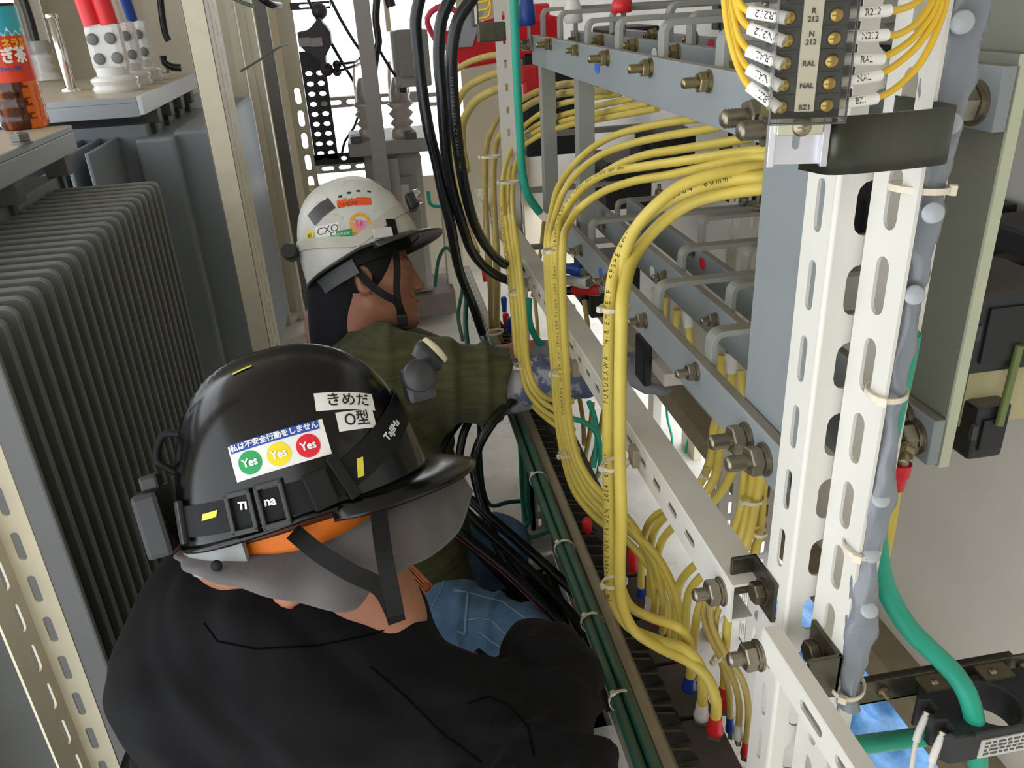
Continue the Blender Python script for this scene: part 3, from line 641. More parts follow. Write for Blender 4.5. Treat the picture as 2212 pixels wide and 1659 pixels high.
for i, n_ in enumerate(names):
    z = rows[0] - pitch * i - .003; a = V((xm + (hw + .002) * math.cos(YAW), YT + .008 + (hw + .002) * math.sin(YAW), z)); q = [PY(x, y, YT + .006 + .004 * k) for k, (x, y) in enumerate(rend[i])]
    tw(n_, [a, q[0]] + q[1:], f'thin yellow wire at the right of the terminal block, white sleeve lettered {n_}', 1)
lend = [[(1622, 26), (1600, 10), (1588, -30)], [(1626, 64), (1602, 42), (1588, 0), (1578, -30)], [(1622, 112), (1598, 84), (1582, 30), (1572, -30)], [(1622, 152), (1598, 122), (1577, 50), (1566, -30)], [(1618, 186), (1594, 142), (1572, 60), (1562, -30)]]
for i, n_ in enumerate(names):
    z = rows[0] - pitch * i - .003; a = V((xm - (hw - .004) * math.cos(YAW), YT - .003 - (hw - .004) * math.sin(YAW), z)); q = [PY(x, y, YT + .014 + .003 * k) for k, (x, y) in enumerate(lend[i])]
    tw(n_, [a, q[0]] + q[1:], f'thin yellow wire at the left of the terminal block, upside-down sleeve lettered {n_}', -1, True)
# ================= cables
yel_c = M('yellow_insulation', '#d6bf58', .42, var=.04, scale=20)
yel_d = M('dusty_yellow_insulation', '#bca65c', .5, var=.09, scale=30)
def cable(label, pts, r, mat, name='cable', group=None, mode='X', cap=None, cap2=None, text=None, step=.012, n=14, cat='cable', caplen=.03):
    """pts: (px, py, depth) pixels turned into points at real depths along X or Y; cap: coloured insulating boot at the end"""
    f = {'X': PX, 'Y': PY, 'Z': PZ}
    P = []
    for q in pts:
        if isinstance(q, V): P.append(q)
        else: P.append(f[q[3] if len(q) > 3 else mode](q[0], q[1], q[2]))
    S = smooth_path(P, step)
    t = thing(name, label, cat, P[-1], group)
    MB().tube(S, r, n).build('insulation', mat, t)
    for cm, (a, b) in ((cap, (S[-1], S[-2])), (cap2, (S[0], S[1]))):
        if cm is None: continue
        d = (a - b).normalized(); a0 = a - d * caplen * .35
        MB().lathe([(r * 1.12, 0), (r * 1.2, caplen * .08), (r * 1.22, caplen * .5), (r * 1.5, caplen * .7), (r * 1.55, caplen * .95), (r * 1.2, caplen)], a0, d, 16).build('insulating_boot', cm, t)
        e_ = a0 + d * caplen
        MB().box(e_ + d * .004, (r * 2.2, r * 1.4, .012), d.to_track_quat('Z', 'Y').to_matrix()).build('lug', M('tinned_lug', '#85857e', .4, .6), t)
    if text: 
        for body, size, s0, ref, fl in text: path_text(body, size, S, r, s0, ref, ink, 'printed_lettering', t, fl)
    return t, S
def arclen(S, px=None, py=None):
    best = min(range(len(S)), key=lambda i: (proj(S[i])[0] - px) ** 2 + (proj(S[i])[1] - py) ** 2); L = 0
    for a, b in zip(S[:best], S[1:best + 1]): L += (b - a).length
    return L
# nearest bundle: three thick cables, arch then a straight drop
XA = [.40, .37, .34, .31, .285, .265, .25, .243, .24]
A2 = [(1690, 377), (1653, 381), (1574, 389), (1512, 404), (1450, 429), (1398, 466), (1362, 508), (1337, 554), (1325, 591), (1319, 633)]
A3 = [(1690, 400), (1651, 406), (1560, 419), (1490, 440), (1432, 480), (1390, 525), (1364, 568), (1352, 610), (1346, 640), (1343, 680)]
A1 = [(1690, 352), (1653, 360), (1590, 366), (1530, 380), (1470, 402), (1420, 440), (1375, 490), (1350, 545), (1336, 600), (1330, 650)]
xs = [.42, .40, .37, .34, .312, .288, .268, .254, .246, .24]
def zip3(P, X): return [(p[0], p[1], x) for p, x in zip(P, X)]
tA = 'nearest bundle yellow cable, '
t, SA2 = cable(tA + 'left one, printed lettering along it, white boot at its foot', zip3(A2, xs) + [(1314, 760, .238), (1313, 900, .237), (1313, 1000, .237), (1315, 1119, .237), (1316, 1238, .239), (1325, 1305, .245), (1356, 1352, .26), (1420, 1382, .285), (1485, 1405, .31), (1513, 1440, .325), (1518, 1490, .33), (1516, 1530, .332)], .0068, yel_c, cap=whitep)
sL = arclen(SA2, 1555, 392)
path_text('60mm²  2004  TAINEN FOR <PS>E', .0068, SA2, .0068, 0, (0, 0, 1), ink, 'tmp', t) if 0 else None
refA = V((-.55, -.75, .35))
end = arclen(SA2, 1313, 862)
path_text('FURUKAWA  IH-R EM IE/F  <PS>E FOR TAINEN  2004  60mm²', .0082, SA2, .0068, end, refA, ink, 'printed_lettering', t, True)
path_text('EM IE/F  <PS>E FOR TAINEN  2004  60mm²', .0082, SA2, .0068, arclen(SA2, 1316, 1290), refA, ink, 'printed_lettering', t, True)
t, SA3 = cable(tA + 'right one in front, red boot at its foot', zip3(A3, [x - .002 for x in xs]) + [(1340, 800, .234), (1339, 900, .233), (1339, 1000, .233), (1342, 1119, .233), (1339, 1238, .234), (1344, 1308, .24), (1373, 1365, .258), (1429, 1401, .285), (1488, 1429, .31), (1528, 1464, .328), (1546, 1512, .333), (1545, 1560, .335)], .0071, yel_c, cap=redp)
t, SA1 = cable(tA + 'hidden behind the front pair, blue boot at its foot', zip3(A1, [x + .006 for x in xs]) + [(1328, 760, .248), (1326, 900, .248), (1326, 1000, .248), (1330, 1119, .248), (1334, 1238, .25), (1362, 1310, .262), (1409, 1335, .285), (1464, 1354, .308), (1491, 1392, .325), (1493, 1440, .33), (1490, 1470, .332)], .0066, yel_c, cap=bluep)
# second bundle: five cables
gB = 'yellow cables of the second bundle'
xb = lambda n: list(np.linspace(.43, .245, n))
B = [([(1600, 245), (1468, 261), (1390, 275), (1320, 296), (1261, 334), (1230, 367), (1206, 405), (1190, 465), (1181, 529)], [(1186, 672), (1195, 782), (1203, 893), (1217, 985), (1240, 1060), (1290, 1122), (1345, 1160), (1400, 1222), (1437, 1300), (1446, 1370), (1442, 1410)], whitep, 'uppermost arch of the second yellow bundle'),
     ([(1620, 258), (1520, 280), (1426, 296), (1355, 313), (1296, 336), (1252, 369), (1217, 415), (1197, 475), (1188, 529)], [(1192, 672), (1201, 782), (1210, 893), (1226, 985), (1250, 1055), (1300, 1112), (1360, 1150), (1415, 1205), (1450, 1280), (1464, 1360), (1464, 1425)], redp, 'second arch from the top of the second yellow bundle'),
     ([(1680, 285), (1602, 301), (1473, 322), (1390, 336), (1332, 358), (1285, 388), (1240, 430), (1212, 480), (1196, 529)], [(1200, 672), (1208, 782), (1216, 893), (1233, 985), (1262, 1055), (1310, 1110), (1365, 1150), (1418, 1200), (1452, 1262), (1470, 1330), (1470, 1420)], None, 'middle arch of the second yellow bundle'),
     ([(1700, 318), (1653, 323), (1554, 335), (1470, 348), (1387, 360), (1304, 377), (1252, 410), (1215, 462), (1202, 529)], [(1205, 672), (1212, 782), (1220, 893), (1240, 985), (1272, 1050), (1320, 1100), (1362, 1140), (1400, 1190), (1425, 1250), (1434, 1320), (1430, 1375)], bluep, 'lettered arch of the second yellow bundle, just above its lowest one'),
     ([(1700, 330), (1655, 336), (1554, 354), (1450, 377), (1366, 392), (1294, 419), (1252, 450), (1228, 485), (1216, 529)], [(1217, 672), (1223, 782), (1229, 893), (1247, 985), (1280, 1045), (1325, 1090), (1362, 1128), (1392, 1180), (1408, 1240), (1415, 1300), (1414, 1340)], redp, 'lowest arch of the second yellow bundle')]
xlow = [.244, .244, .245, .25, .262, .285, .305, .322, .332, .334, .336]
for i, (a, b, cp, lb_) in enumerate(B):
    dx = [.012, .01, .005, 0, 0][i]
    t, S = cable(lb_, zip3(a, [x + dx for x in xb(9)]) + zip3(b, [x + dx for x in xlow]), .0057, yel_c, group=gB, cap=cp)
    if i == 3:
        path_text('FURUKAWA  IH-R EM IE/F  <PS>E FOR TAINEN  2004  38mm²', .0066, S, .0057, arclen(S, 1200, 540), (-.6, -.65, .45), ink, 'printed_lettering', t, True)
        path_text('FURUKAWA  IH-R EM IE/F  <PS>E FOR TAINEN  2004  38mm²', .006, S, .0057, arclen(S, 1222, 900), (-.6, -.75, .3), ink, 'printed_lettering', t, True)
# third bundle: four cables
Cc = [([(1340, 203), (1261, 214), (1202, 228), (1155, 254), (1125, 282), (1105, 320), (1092, 360), (1086, 400), (1088, 500)], [(1097, 565), (1104, 630), (1110, 695), (1116, 770), (1120, 800), (1132, 850), (1160, 885), (1205, 922), (1240, 945)], 'topmost arch of the third yellow bundle, lettered'),
      ([(1370, 212), (1275, 233), (1195, 255), (1146, 280), (1117, 312), (1101, 352), (1093, 400), (1092, 450), (1097, 500)], [(1106, 565), (1113, 630), (1119, 695), (1124, 770), (1128, 800), (1140, 845), (1165, 878), (1207, 908), (1240, 930)], 'second arch from the top of the third yellow bundle'),
      ([(1402, 223), (1290, 246), (1205, 265), (1150, 290), (1122, 318), (1106, 355), (1100, 400), (1100, 450), (1106, 500)], [(1114, 565), (1121, 630), (1127, 695), (1132, 770), (1136, 800), (1150, 840), (1173, 868), (1207, 890), (1240, 905)], 'third arch from the top of the third yellow bundle'),
      ([(1420, 234), (1308, 255), (1226, 271), (1158, 297), (1130, 318), (1114, 355), (1108, 400), (1108, 450), (1113, 500)], [(1121, 565), (1128, 630), (1133, 695), (1138, 770), (1143, 800), (1156, 835), (1176, 857), (1205, 865), (1240, 866)], 'lowest arch of the third yellow bundle')]
xc = list(np.linspace(.44, .24, 9)); xc2 = [.238, .237, .236, .236, .238, .245, .262, .29, .32]
for i, (a, b, lb_) in enumerate(Cc):
    t, S = cable(lb_, zip3(a, xc) + zip3(b, xc2), .0056, yel_c, group='yellow cables of the third bundle')
    if i == 0: path_text('FURUKAWA  IH-R EM IE/F  <PS>E FOR TAINEN  2004', .006, S, .0056, arclen(S, 1110, 640), (-.5, -.75, .4), ink, 'printed_lettering', t, True)
Dd = [([(1280, 176), (1189, 188), (1124, 217), (1081, 250), (1059, 289), (1050, 333), (1048, 398), (1050, 470), (1054, 543)], [(1060, 620), (1061, 695), (1066, 728), (1078, 765)], 'left cable of the fourth yellow bundle, down behind the black cables'),
      ([(1320, 196), (1207, 203), (1146, 224), (1103, 260), (1077, 297), (1068, 344), (1066, 398), (1068, 470), (1072, 543)], [(1074, 620), (1074, 695), (1079, 728), (1092, 765)], 'right cable of the fourth yellow bundle, down behind the black cables')]
for a, b, lb_ in Dd:
    t, S = cable(lb_, zip3(a, np.linspace(.43, .225, 9)) + zip3(b, [.235, .255, .27, .30]), .0078, yel_d, group='yellow cables of the fourth bundle')
    path_text('FURUKAWA EM IE/F  <PS>E FOR TAINEN  2004', .006, S, .0078, arclen(S, 1050, 500), (-.5, -.75, .4), ink, 'printed_lettering', t, True)
Ee = [[(1090, 117, .33), (1050, 122, .3), (1018, 132, .27), (993, 146, .25), (971, 168, .235), (963, 200, .23), (963, 252, .23), (968, 308, .23), (976, 378, .23), (990, 434, .235), (1010, 490, .24), (1032, 545, .25)],
      [(1090, 157, .33), (1060, 162, .31), (1033, 174, .28), (1005, 193, .255), (988, 225, .24), (980, 270, .235), (978, 320, .235), (986, 380, .235), (1004, 440, .24)],
      [(1095, 186, .33), (1065, 196, .31), (1038, 210, .28), (1012, 239, .255), (998, 275, .24), (999, 320, .237), (1008, 370, .238)]]
for i, q in enumerate(Ee): cable('far yellow cable arching past the black cables, ' + ['topmost of three', 'middle of three', 'lowest of three'][i], q, [.0075, .0095, .011][i], yel_d, group='far yellow cables')
# cables that hang from the lower busbars and swing under the rail
gG = 'yellow cables hanging from the lower busbars'
G = [([(1548, 905), (1541, 930), (1539, 970), (1525, 1019), (1490, 1075), (1445, 1098), (1408, 1122), (1391, 1162), (1385, 1238), (1385, 1280)], [.40, .40, .395, .385, .365, .35, .34, .337, .336, .336], bluep, 'drop cable under the lower busbar, left of the tied pair, blue boot', .0058),
     ([(1566, 920), (1558, 940), (1553, 982), (1544, 1031), (1508, 1084), (1455, 1105), (1424, 1130), (1408, 1165), (1404, 1240), (1404, 1300)], [.40, .40, .395, .385, .365, .35, .34, .337, .336, .336], whitep, 'drop cable under the lower busbar, right of the tied pair, white boot', .0058),
     ([(1590, 1000), (1560, 1060), (1510, 1110), (1460, 1135), (1432, 1165), (1420, 1200), (1417, 1260), (1416, 1320)], [.39, .38, .365, .35, .342, .338, .337, .337], redp, 'drop cable curving under the rail to a red boot', .0058),
     ([(1614, 985), (1609, 1023), (1604, 1079), (1592, 1134), (1560, 1180), (1500, 1222), (1468, 1262), (1460, 1310), (1458, 1380)], [.39, .39, .385, .38, .37, .355, .345, .34, .338], None, 'leftmost of the dusty cables tied under the two big bolts', .0058),
     ([(1636, 985), (1628, 1031), (1616, 1091), (1604, 1151), (1575, 1205), (1515, 1245), (1487, 1286), (1481, 1357), (1480, 1420)], [.395, .395, .39, .38, .37, .355, .345, .34, .338], None, 'second of the dusty cables tied under the two big bolts', .0058),
     ([(1650, 990), (1642, 1040), (1630, 1095), (1618, 1155), (1596, 1210), (1545, 1265), (1512, 1310), (1500, 1370), (1496, 1440)], [.40, .40, .395, .385, .375, .36, .348, .342, .34], redp, 'third of the dusty cables tied under the two big bolts', .0058),
     ([(1660, 1000), (1649, 1048), (1645, 1103), (1640, 1151), (1625, 1210), (1590, 1270), (1574, 1330), (1568, 1397), (1563, 1500)], [.41, .41, .41, .405, .395, .385, .375, .37, .365], redp, 'rightmost of the dusty cables tied under the two big bolts', .0055)]
for a, x, cp, lb_, r_ in G: cable(lb_, zip3(a, x), r_, yel_c, group=gG, cap=cp)
for a, cp, lb_ in (([(1560, 1262, .36), (1528, 1290, .352), (1520, 1330, .35), (1544, 1397, .355), (1580, 1457, .365), (1596, 1516, .37), (1595, 1575, .372)], whitep, 'thin dusty yellow cable of the tied pair, left one, white boot'),
                   ([(1575, 1262, .365), (1542, 1292, .357), (1536, 1342, .355), (1568, 1413, .36), (1603, 1468, .37), (1616, 1524, .376), (1611, 1612, .38)], redp, 'thin dusty yellow cable of the tied pair, right one, red boot'),
                   ([(1600, 1255, .375), (1560, 1300, .368), (1545, 1350, .362), (1556, 1420, .362), (1574, 1490, .366), (1577, 1560, .37)], bluep, 'thin dusty yellow cable behind the tied pair, blue boot')):
    cable(lb_, a, .0042, yel_d, group='thin dusty yellow cables', cap=cp, caplen=.026)
for i, (a, b) in enumerate((((1436, 640), (1432, 720)), ((1462, 668), (1458, 740)), ((1486, 694), (1498, 800)), ((1560, 766), (1556, 880)), ((1580, 790), (1582, 930)), ((1600, 800), (1612, 950)))):
    t, S = cable('short yellow drop seen between the lower busbars, ' + ['far left', 'second from the left', 'third from the left, white boot', 'fourth from the left', 'fifth from the left, white boot', 'rightmost by the riser'][i], [(*a, .455), ((a[0] + b[0]) / 2, (a[1] + b[1]) / 2, .455), (*b, .45)], .0062, yel_c, group='yellow drops between the lower busbars', cap2=whitep if i in (2, 4) else None)
# background yellow cables hanging behind the third bundle
for i, (a, b) in enumerate((((1150, 600), (1165, 800)), ((1175, 480), (1150, 640)), ((1238, 660), (1245, 800)), ((1262, 650), (1275, 790)), ((1280, 870), (1262, 1000)), ((1305, 880), (1275, 1010)), ((1325, 900), (1290, 1030)), ((1250, 850), (1262, 960)))):
    cable('slim yellow cable far behind the white rail, ' + ['left of the third bundle tie', 'highest, slanting', 'beside the dark gap', 'right of the dark gap', 'slanting low beside the teal wire', 'second slanting low cable', 'third slanting low cable', 'half hidden by the second bundle'][i], [(*a, .45), ((a[0] + b[0]) / 2 + 3, (a[1] + b[1]) / 2, .44), (*b, .42)], .006, yel_d, group='slim yellow cables behind the rail')
# red, blue boots of the far breaker row
for i, (px, py, mt) in enumerate(((1046, 592, redp), (1088, 655, bluep), (1100, 700, bluep), (1092, 690, redp), (1368, 1200, redp), (1268, 1135, redp))):
    a = PZ(px, py - 14, -.84); b = a + V((0, 0, -.05)); MB().lathe([(.007, 0), (.008, .01), (.0095, .03), (.0095, .045), (.006, .05)], b, (0, 0, 1), 14).build('insulating_boot', mt)
    tag(bpy.data.objects['insulating_boot' + ('' if False else '')] if False else C.objects[-1], [ 'red boot on the far breaker row by the black cables', 'blue boot behind the third yellow bundle, upper', 'blue boot behind the third yellow bundle, lower', 'red boot beside the two blue boots', 'small red boot behind the nearest yellow bundle', 'small red boot beside the green cable strip'][i], 'boot')
# thick black cables
gK = 'thick black cables hanging over the aisle'
K = [[(912, -30, 1.36), (906, 0, 1.36), (898, 42, 1.36), (904, 126, 1.36), (912, 196, 1.36), (926, 280, 1.36), (943, 350, 1.37), (957, 420, 1.38), (972, 480, 1.4), (981, 530, 1.45), (990, 575, 1.5), (1003, 615, 1.55), (1022, 660, 1.6), (1042, 720, 1.62)],
     [(985, -30, 1.32), (971, 0, 1.32), (954, 42, 1.32), (948, 126, 1.32), (954, 196, 1.32), (960, 280, 1.33), (968, 364, 1.35), (982, 430, 1.38), (1000, 490, 1.42), (1018, 540, 1.48), (1047, 577, 1.54), (1079, 598, 1.58), (1120, 612, 1.6), (1170, 622, 1.6), (1205, 628, 1.58), (1258, 626, 1.55)],
     [(1036, -30, 1.28), (1018, 0, 1.28), (990, 42, 1.28), (976, 112, 1.28), (978, 196, 1.29), (985, 280, 1.3), (996, 364, 1.33), (1007, 420, 1.37), (1022, 475, 1.42), (1043, 520, 1.48), (1071, 556, 1.55), (1100, 574, 1.6), (1140, 576, 1.6), (1180, 576, 1.58), (1222, 580, 1.55)]]
for i, q in enumerate(K):
    t, S = cable('thick black cable hanging over the aisle, ' + ['left one, dropping straight down', 'middle one, looping right to a red boot', 'right one, looping right to a blue boot'][i], q, .0092, navy, name='power_cable', group=gK, mode='Y', cap=[None, redp, bluep][i], caplen=.06)
    if i == 2: path_text('FURUKAWA  600V CV 1X60mm²  2004', .006, S, .0092, arclen(S, 976, 170), (-.2, -1, .2), M('grey_print', '#6d7075', .6, var=0), 'printed_lettering', t)
cable('short black cable stub with a white boot, between the red and blue ones', [(1150, 596, 1.62), (1190, 602, 1.6), (1232, 606, 1.56)], .0092, navy, name='power_cable', mode='Y', cap=whitep, caplen=.075)
# black cables on the floor, running into the pit
gF = 'black cables running into the floor pit'
strip = M('magenta_stripe', '#c02762', .45, var=0)
Fc = [[(1122, 858, 1.5), (1092, 880, 1.46), (1063, 913, 1.42), (1034, 962, 1.4), (1025, 1010, 1.4), (1036, 1066, 1.38), (1057, 1130, 1.36), (1084, 1197, 1.35), (1118, 1246, 1.34), (1160, 1300, 1.34), (1215, 1370, 1.34)],
      [(985, 1062, 1.4), (1020, 1083, 1.38), (1056, 1116, 1.36), (1125, 1174, 1.33), (1194, 1235, 1.31), (1248, 1289, 1.3), (1284, 1344, 1.3), (1318, 1430, 1.3), (1336, 1510, 1.3)],
      [(975, 1075, 1.33), (1020, 1120, 1.31), (1096, 1188, 1.29), (1190, 1278, 1.28), (1262, 1362, 1.28), (1310, 1450, 1.28), (1325, 1530, 1.28)],
      [(960, 1122, 1.27), (985, 1145, 1.26), (1074, 1215, 1.245), (1150, 1285, 1.235), (1215, 1352, 1.23), (1275, 1440, 1.23), (1312, 1530, 1.23)],
      [(980, 1130, 1.38), (1040, 1198, 1.37), (1100, 1262, 1.36), (1170, 1340, 1.36)],
      [(1040, 862, 1.62), (1008, 894, 1.58), (980, 926, 1.55), (950, 980, 1.5), (930, 1040, 1.46)],
      [(1075, 870, 1.6), (1030, 888, 1.56), (1004, 930, 1.53), (992, 985, 1.5), (985, 1050, 1.45)],
      [(1030, 1412, 1.12), (1060, 1432, 1.12), (1125, 1456, 1.13), (1180, 1480, 1.14)],
      [(1180, 1235, 1.5), (1222, 1320, 1.47), (1258, 1400, 1.43), (1290, 1480, 1.4)]]
Fl = ['looping up in an arc beside the far worker', 'shiny outermost one at the pit edge', 'second from the pit edge', 'with a magenta stripe across the jeans', 'short one lying on the jeans', 'coil left of the teal wires, inner', 'coil left of the teal wires, outer', 'short piece with a pink stripe below the jeans', 'low one in the dark pit']
for i, q in enumerate(Fc):
    rr = .0105 if i not in (5, 6) else .009
    t, S = cable('black floor cable, ' + Fl[i], q, rr, navy, name='power_cable', group=gF, mode='Y')
    if i in (3, 7):
        m = MB(); ss = [p + (V((0, 0, 1)) * -.15 + V((-.75, -.55, .15))).normalized() * rr * .45 for p in S]; m.tube(ss, rr * .62, 8).build('stripe', strip, t)
# ---- green cables along the dusty angle beside the breaker row
an = thing('support_angle', 'dusty beige angle strip carrying green cables along the breaker row', 'rail', W(.25, 1.4, -.86))
ag = M('dusty_angle', '#a59a82', .5, .2, var=.08, dust=.5)
MB().box2(W(.249, .45, -.838), W(.266, 2.7, -.834)).box2(W(.263, .45, -.872), W(.266, 2.7, -.834)).build('angle', ag, an)
for i, (dx, dz, r_) in enumerate(((.222, -.832, .0075), (.2365, -.828, .0075), (.229, -.845, .008))):
    S = [W(dx + .001 * math.sin(y * 9 + i), y, dz + .001 * math.cos(y * 7 + i)) for y in np.arange(.45, 2.75, .04)]
    t = thing('green_cable', 'straight green cable on the strip beside the breaker row, ' + ['left one', 'right one', 'lower one'][i], 'cable', S[0], 'green cables on the strip'); MB().tube(S, r_, 12).build('insulation', [dgreenc, dgreenc, M('green_black', '#23302c', .5)][i], t)
def tie(c, ax, r, label, head, w=.0042, rx=None, th=.0013):
    """closed nylon loop round a bundle; head = unit vector towards its square lock"""
    c, ax, hd = V(c), V(ax).normalized(), V(head); hd = (hd - ax * hd.dot(ax)).normalized(); b = ax.cross(hd); rx = rx or r
    pts = []; nr = []
    for k in range(25):
        a = 2 * math.pi * k / 24; pts.append(c + hd * math.cos(a) * rx + b * math.sin(a) * r); nr.append(hd * math.cos(a) + b * math.sin(a))
    t = thing('cable_tie', label, 'cable tie', c, 'white nylon cable ties'); MB().ribbon(pts, nr, w, th).build('strap', tiem, t)
    R_ = Matrix((hd, b, ax)).transposed(); MB().box(c + hd * (rx + .002), (.005, .0065, .0065), R_, .0008).build('lock', tiem, t); return t
for i, y in enumerate((.62, .75, .90, 1.08, 1.3, 1.6, 1.9, 2.2)):
    tie(W(.230, y, -.836), (0, 1, 0), .016, 'small tie round the green cables on the strip, ' + ['nearest the camera', 'second from the camera', 'third from the camera', 'fourth from the camera', 'fifth, beside the second bundle', 'sixth, beside the third bundle', 'seventh, by the fourth bundle', 'farthest'][i], (-.6, 0, .8), .004, .018)
def tie_px(px, py, X, r, rx, label, ax=(0, 0, 1), head=(-1, -.35, 0), w=.0045): return tie(PX(px, py, X), ax, r, label, head, w, rx)
tie_px(1328, 665, .242, .0125, .0185, 'white tie highest on the nearest yellow bundle', (.1, .05, 1))
tie_px(1328, 1003, .238, .0125, .0175, 'white tie in the middle of the nearest yellow bundle, hooked to the rail')
tie_px(1328, 1257, .241, .0125, .0175, 'white tie lowest on the nearest yellow bundle', (.05, .1, 1))
tie_px(1199, 541, .247, .0145, .0185, 'white tie highest on the second yellow bundle', (.05, .05, 1))
tie_px(1211, 803, .246, .0145, .0165, 'white tie low on the second yellow bundle, hooked to the rail', (-.05, .05, 1))
tie_px(1229, 977, .25, .0145, .018, 'white tie lowest on the second yellow bundle', (-.15, .1, 1))
tie_px(1099, 393, .24, .0145, .0195, 'white tie highest on the third yellow bundle', (.05, .05, 1))
tie_px(1119, 630, .237, .0145, .0185, 'white tie in the middle of the third yellow bundle', (-.05, 0, 1))
tie_px(1131, 789, .237, .0145, .0185, 'white tie lowest on the third yellow bundle', (-.05, 0, 1))
tie_px(1059, 338, .226, .0145, .0215, 'white tie highest on the fourth yellow bundle', (.05, .05, 1))
tie_px(1070, 717, .223, .0145, .02, 'white tie lowest on the fourth yellow bundle', (-.05, 0, 1))
tie_px(1534, 1024, .385, .009, .012, 'small tie on the pair of drop cables under the lower busbar', (.3, -.3, 1))
tie_px(1625, 1078, .393, .011, .014, 'small tie on the dusty cables under the two big bolts', (.1, 0, 1))
tie_px(1640, 1150, .40, .008, .010, 'lower small tie on the rightmost dusty cables', (.1, 0, 1))
tie_px(1552, 1420, .356, .006, .009, 'dusty tie round the thin pair of yellow cables', (-.4, .3, 1))
# hooks that hold the ties to the rail
for i, (px, py) in enumerate(((1372, 985), (1243, 795), (1137, 615))):
    c = PX(px, py, RX - .004); MB().box(c, (.012, .02, .024), None, .002).build('rail_hook', M('hook_beige', '#9c927d', .5, .3)); tag(C.objects[-1], ['beige hook on the rail behind the nearest bundle', 'beige hook on the rail behind the second bundle', 'beige hook on the rail behind the third bundle'][i], 'hook')
# ---- breaker row on the floor frame
bm_ = M('dusty_breaker', '#35322e', .6, var=.1, dust=.8, dustcol='#57504a')
y = .55
for i in range(17):
    t = thing('moulded_breaker', 'dusty black breaker in the low row right of the green cables', 'breaker', W(.32, y, -1.0), 'dusty black breakers in the low row')
    MB().box2(W(.272, y, -.99), W(.36, y + .094, -.885), .003).build('housing', bm_, t)
    for k in range(4): MB().prism([(0, 0), (.04, 0), (.028, .022), (.0, .028)], W(.272, y + .002 + k * .029, -.887), (1, 0, 0), (0, 0, 1), (0, .004, 0)).build('barrier', bm_, t)
    for k in range(3): MB().lathe([(.006, 0), (.006, .003), (0, .0035)], W(.29, y + .018 + k * .029, -.885), (0, 0, 1), 12).build('terminal_screw', steel, t)
    y += .1
struct(MB().box2(W(.27, .5, -1.05), W(.37, 2.3, -.992)).box2(W(.36, .5, -1.44), W(.37, 2.3, -1.05)).build('trim_2', ag), 'structure')
# ================= far right
R2_ = thing('busbar_riser', 'olive-grey riser plate at the far right, with pale cut edge and big bolts', 'busbar', W(.505, .66, -.4))
oliv = M('olive_grey', '#77776a', .42, var=.04, scale=8); lit_e = M('lit_edge', '#b9bda4', .45, var=.03)
MB().box2(W(.5035, .607, LB - .004), W(.514, .76, UT + .012)).build('plate', oliv, R2_, bevel=.001)
MB().box2(W(.5035, .6045, LB - .004), W(.514, .6075, UT + .012)).build('lit_edge_strip', lit_e, R2_)  # strip painted paler to show light on the plate's edge
for px, py in ((2106, 222), (1978, 942)): bolt_mesh(MB(), PX(px, py, .49), (-1, 0, 0), .009, .035).build('bolt', steel, R2_)
bolt_mesh(MB(), PX(1955, 900, .49), (-1, 0, 0), .008, .03).build('bolt', steel, R2_)
MB().box2((.52, .60, H - .065), (.75, .9, H + .3), .003).build('cover_box', oliv); tag(C.objects[-1], 'dark olive-grey cover box in the top right corner above the riser plate', 'cover')
bb = M('black_unit', '#24272b', .42, var=.05, dust=.6, dustcol='#7a7164')
for i, (c, lb_) in enumerate((([(2102, 640), (2215, 795)], 'black measuring unit at the far right edge, upper one with a dusty top'), ([(2090, 885), (2162, 985)], 'black measuring unit at the far right, lower one below the green-edged sheet'))):
    y0 = .64; a = PY(*c[0], y0); b = PY(*c[1], y0); t = thing('current_unit', lb_, 'measuring unit', (a.x, y0, b.z), 'black measuring units')
    MB().box2((a.x + .012 * i, y0, b.z), (b.x + .03 * (1 - i), y0 + .1, a.z), .004).build('housing', bb, t)
    MB().box2((a.x + .02, y0 - .003, b.z + .012), (b.x - .004, y0, a.z - .014), .001).build('front_panel', blackp, t)
    MB().box2((a.x + .008, y0 - .004, (a.z + b.z) / 2 - .004), (a.x + .014, y0 + .001, (a.z + b.z) / 2 + .012)).build('latch', dgreyp, t)
a = PY(2096, 800, .66); b = PY(2178, 890, .66)
gs = thing('insulating_sheet', 'yellowish insulating sheet with green edge between the two black units', 'sheet', (a.x, .66, b.z))
MB().box2((a.x, .66, b.z - .01), (b.x + .02, .664, a.z + .01)).build('sheet', M('yellow_sheet', '#b5ad84', .5, var=.03), gs)
MB().tube([PY(2203, 745, .635), PY(2158, 918, .635)], .0042, 10).build('green_edge', M('green_edge', '#6d7a45', .35), gs)
# earth lug, red boot and yellow cable below the riser
lt = thing('cable', 'short yellow cable with a red boot hanging from the right riser bolt', 'cable', PX(1925, 1100, .47))
p0 = PX(1946, 1000, .475); p1 = PX(1934, 1050, .475); p2 = PX(1915, 1170, .48); p3 = PX(1880, 1300, .50)
MB().tube(smooth_path([p1, p2, p3, PX(1800, 1420, .55)]), .0066, 14).build('insulation', yel_c, lt)
d = (p1 - p0); MB().lathe([(.0105, 0), (.011, d.length * .5), (.0092, d.length * .6), (.0085, d.length * 1.1)], p0, d, 18).build('insulating_boot', redp, lt)
MB().box((p0 + PX(1955, 960, .475)) / 2, (.006, .014, .035)).build('lug', steel, lt); bolt_mesh(MB(), PX(1962, 968, .47), (-.6, -.6, -.3), .0045, .02).build('bolt', M('nut_gold', '#a2977a', .35, .9), lt)
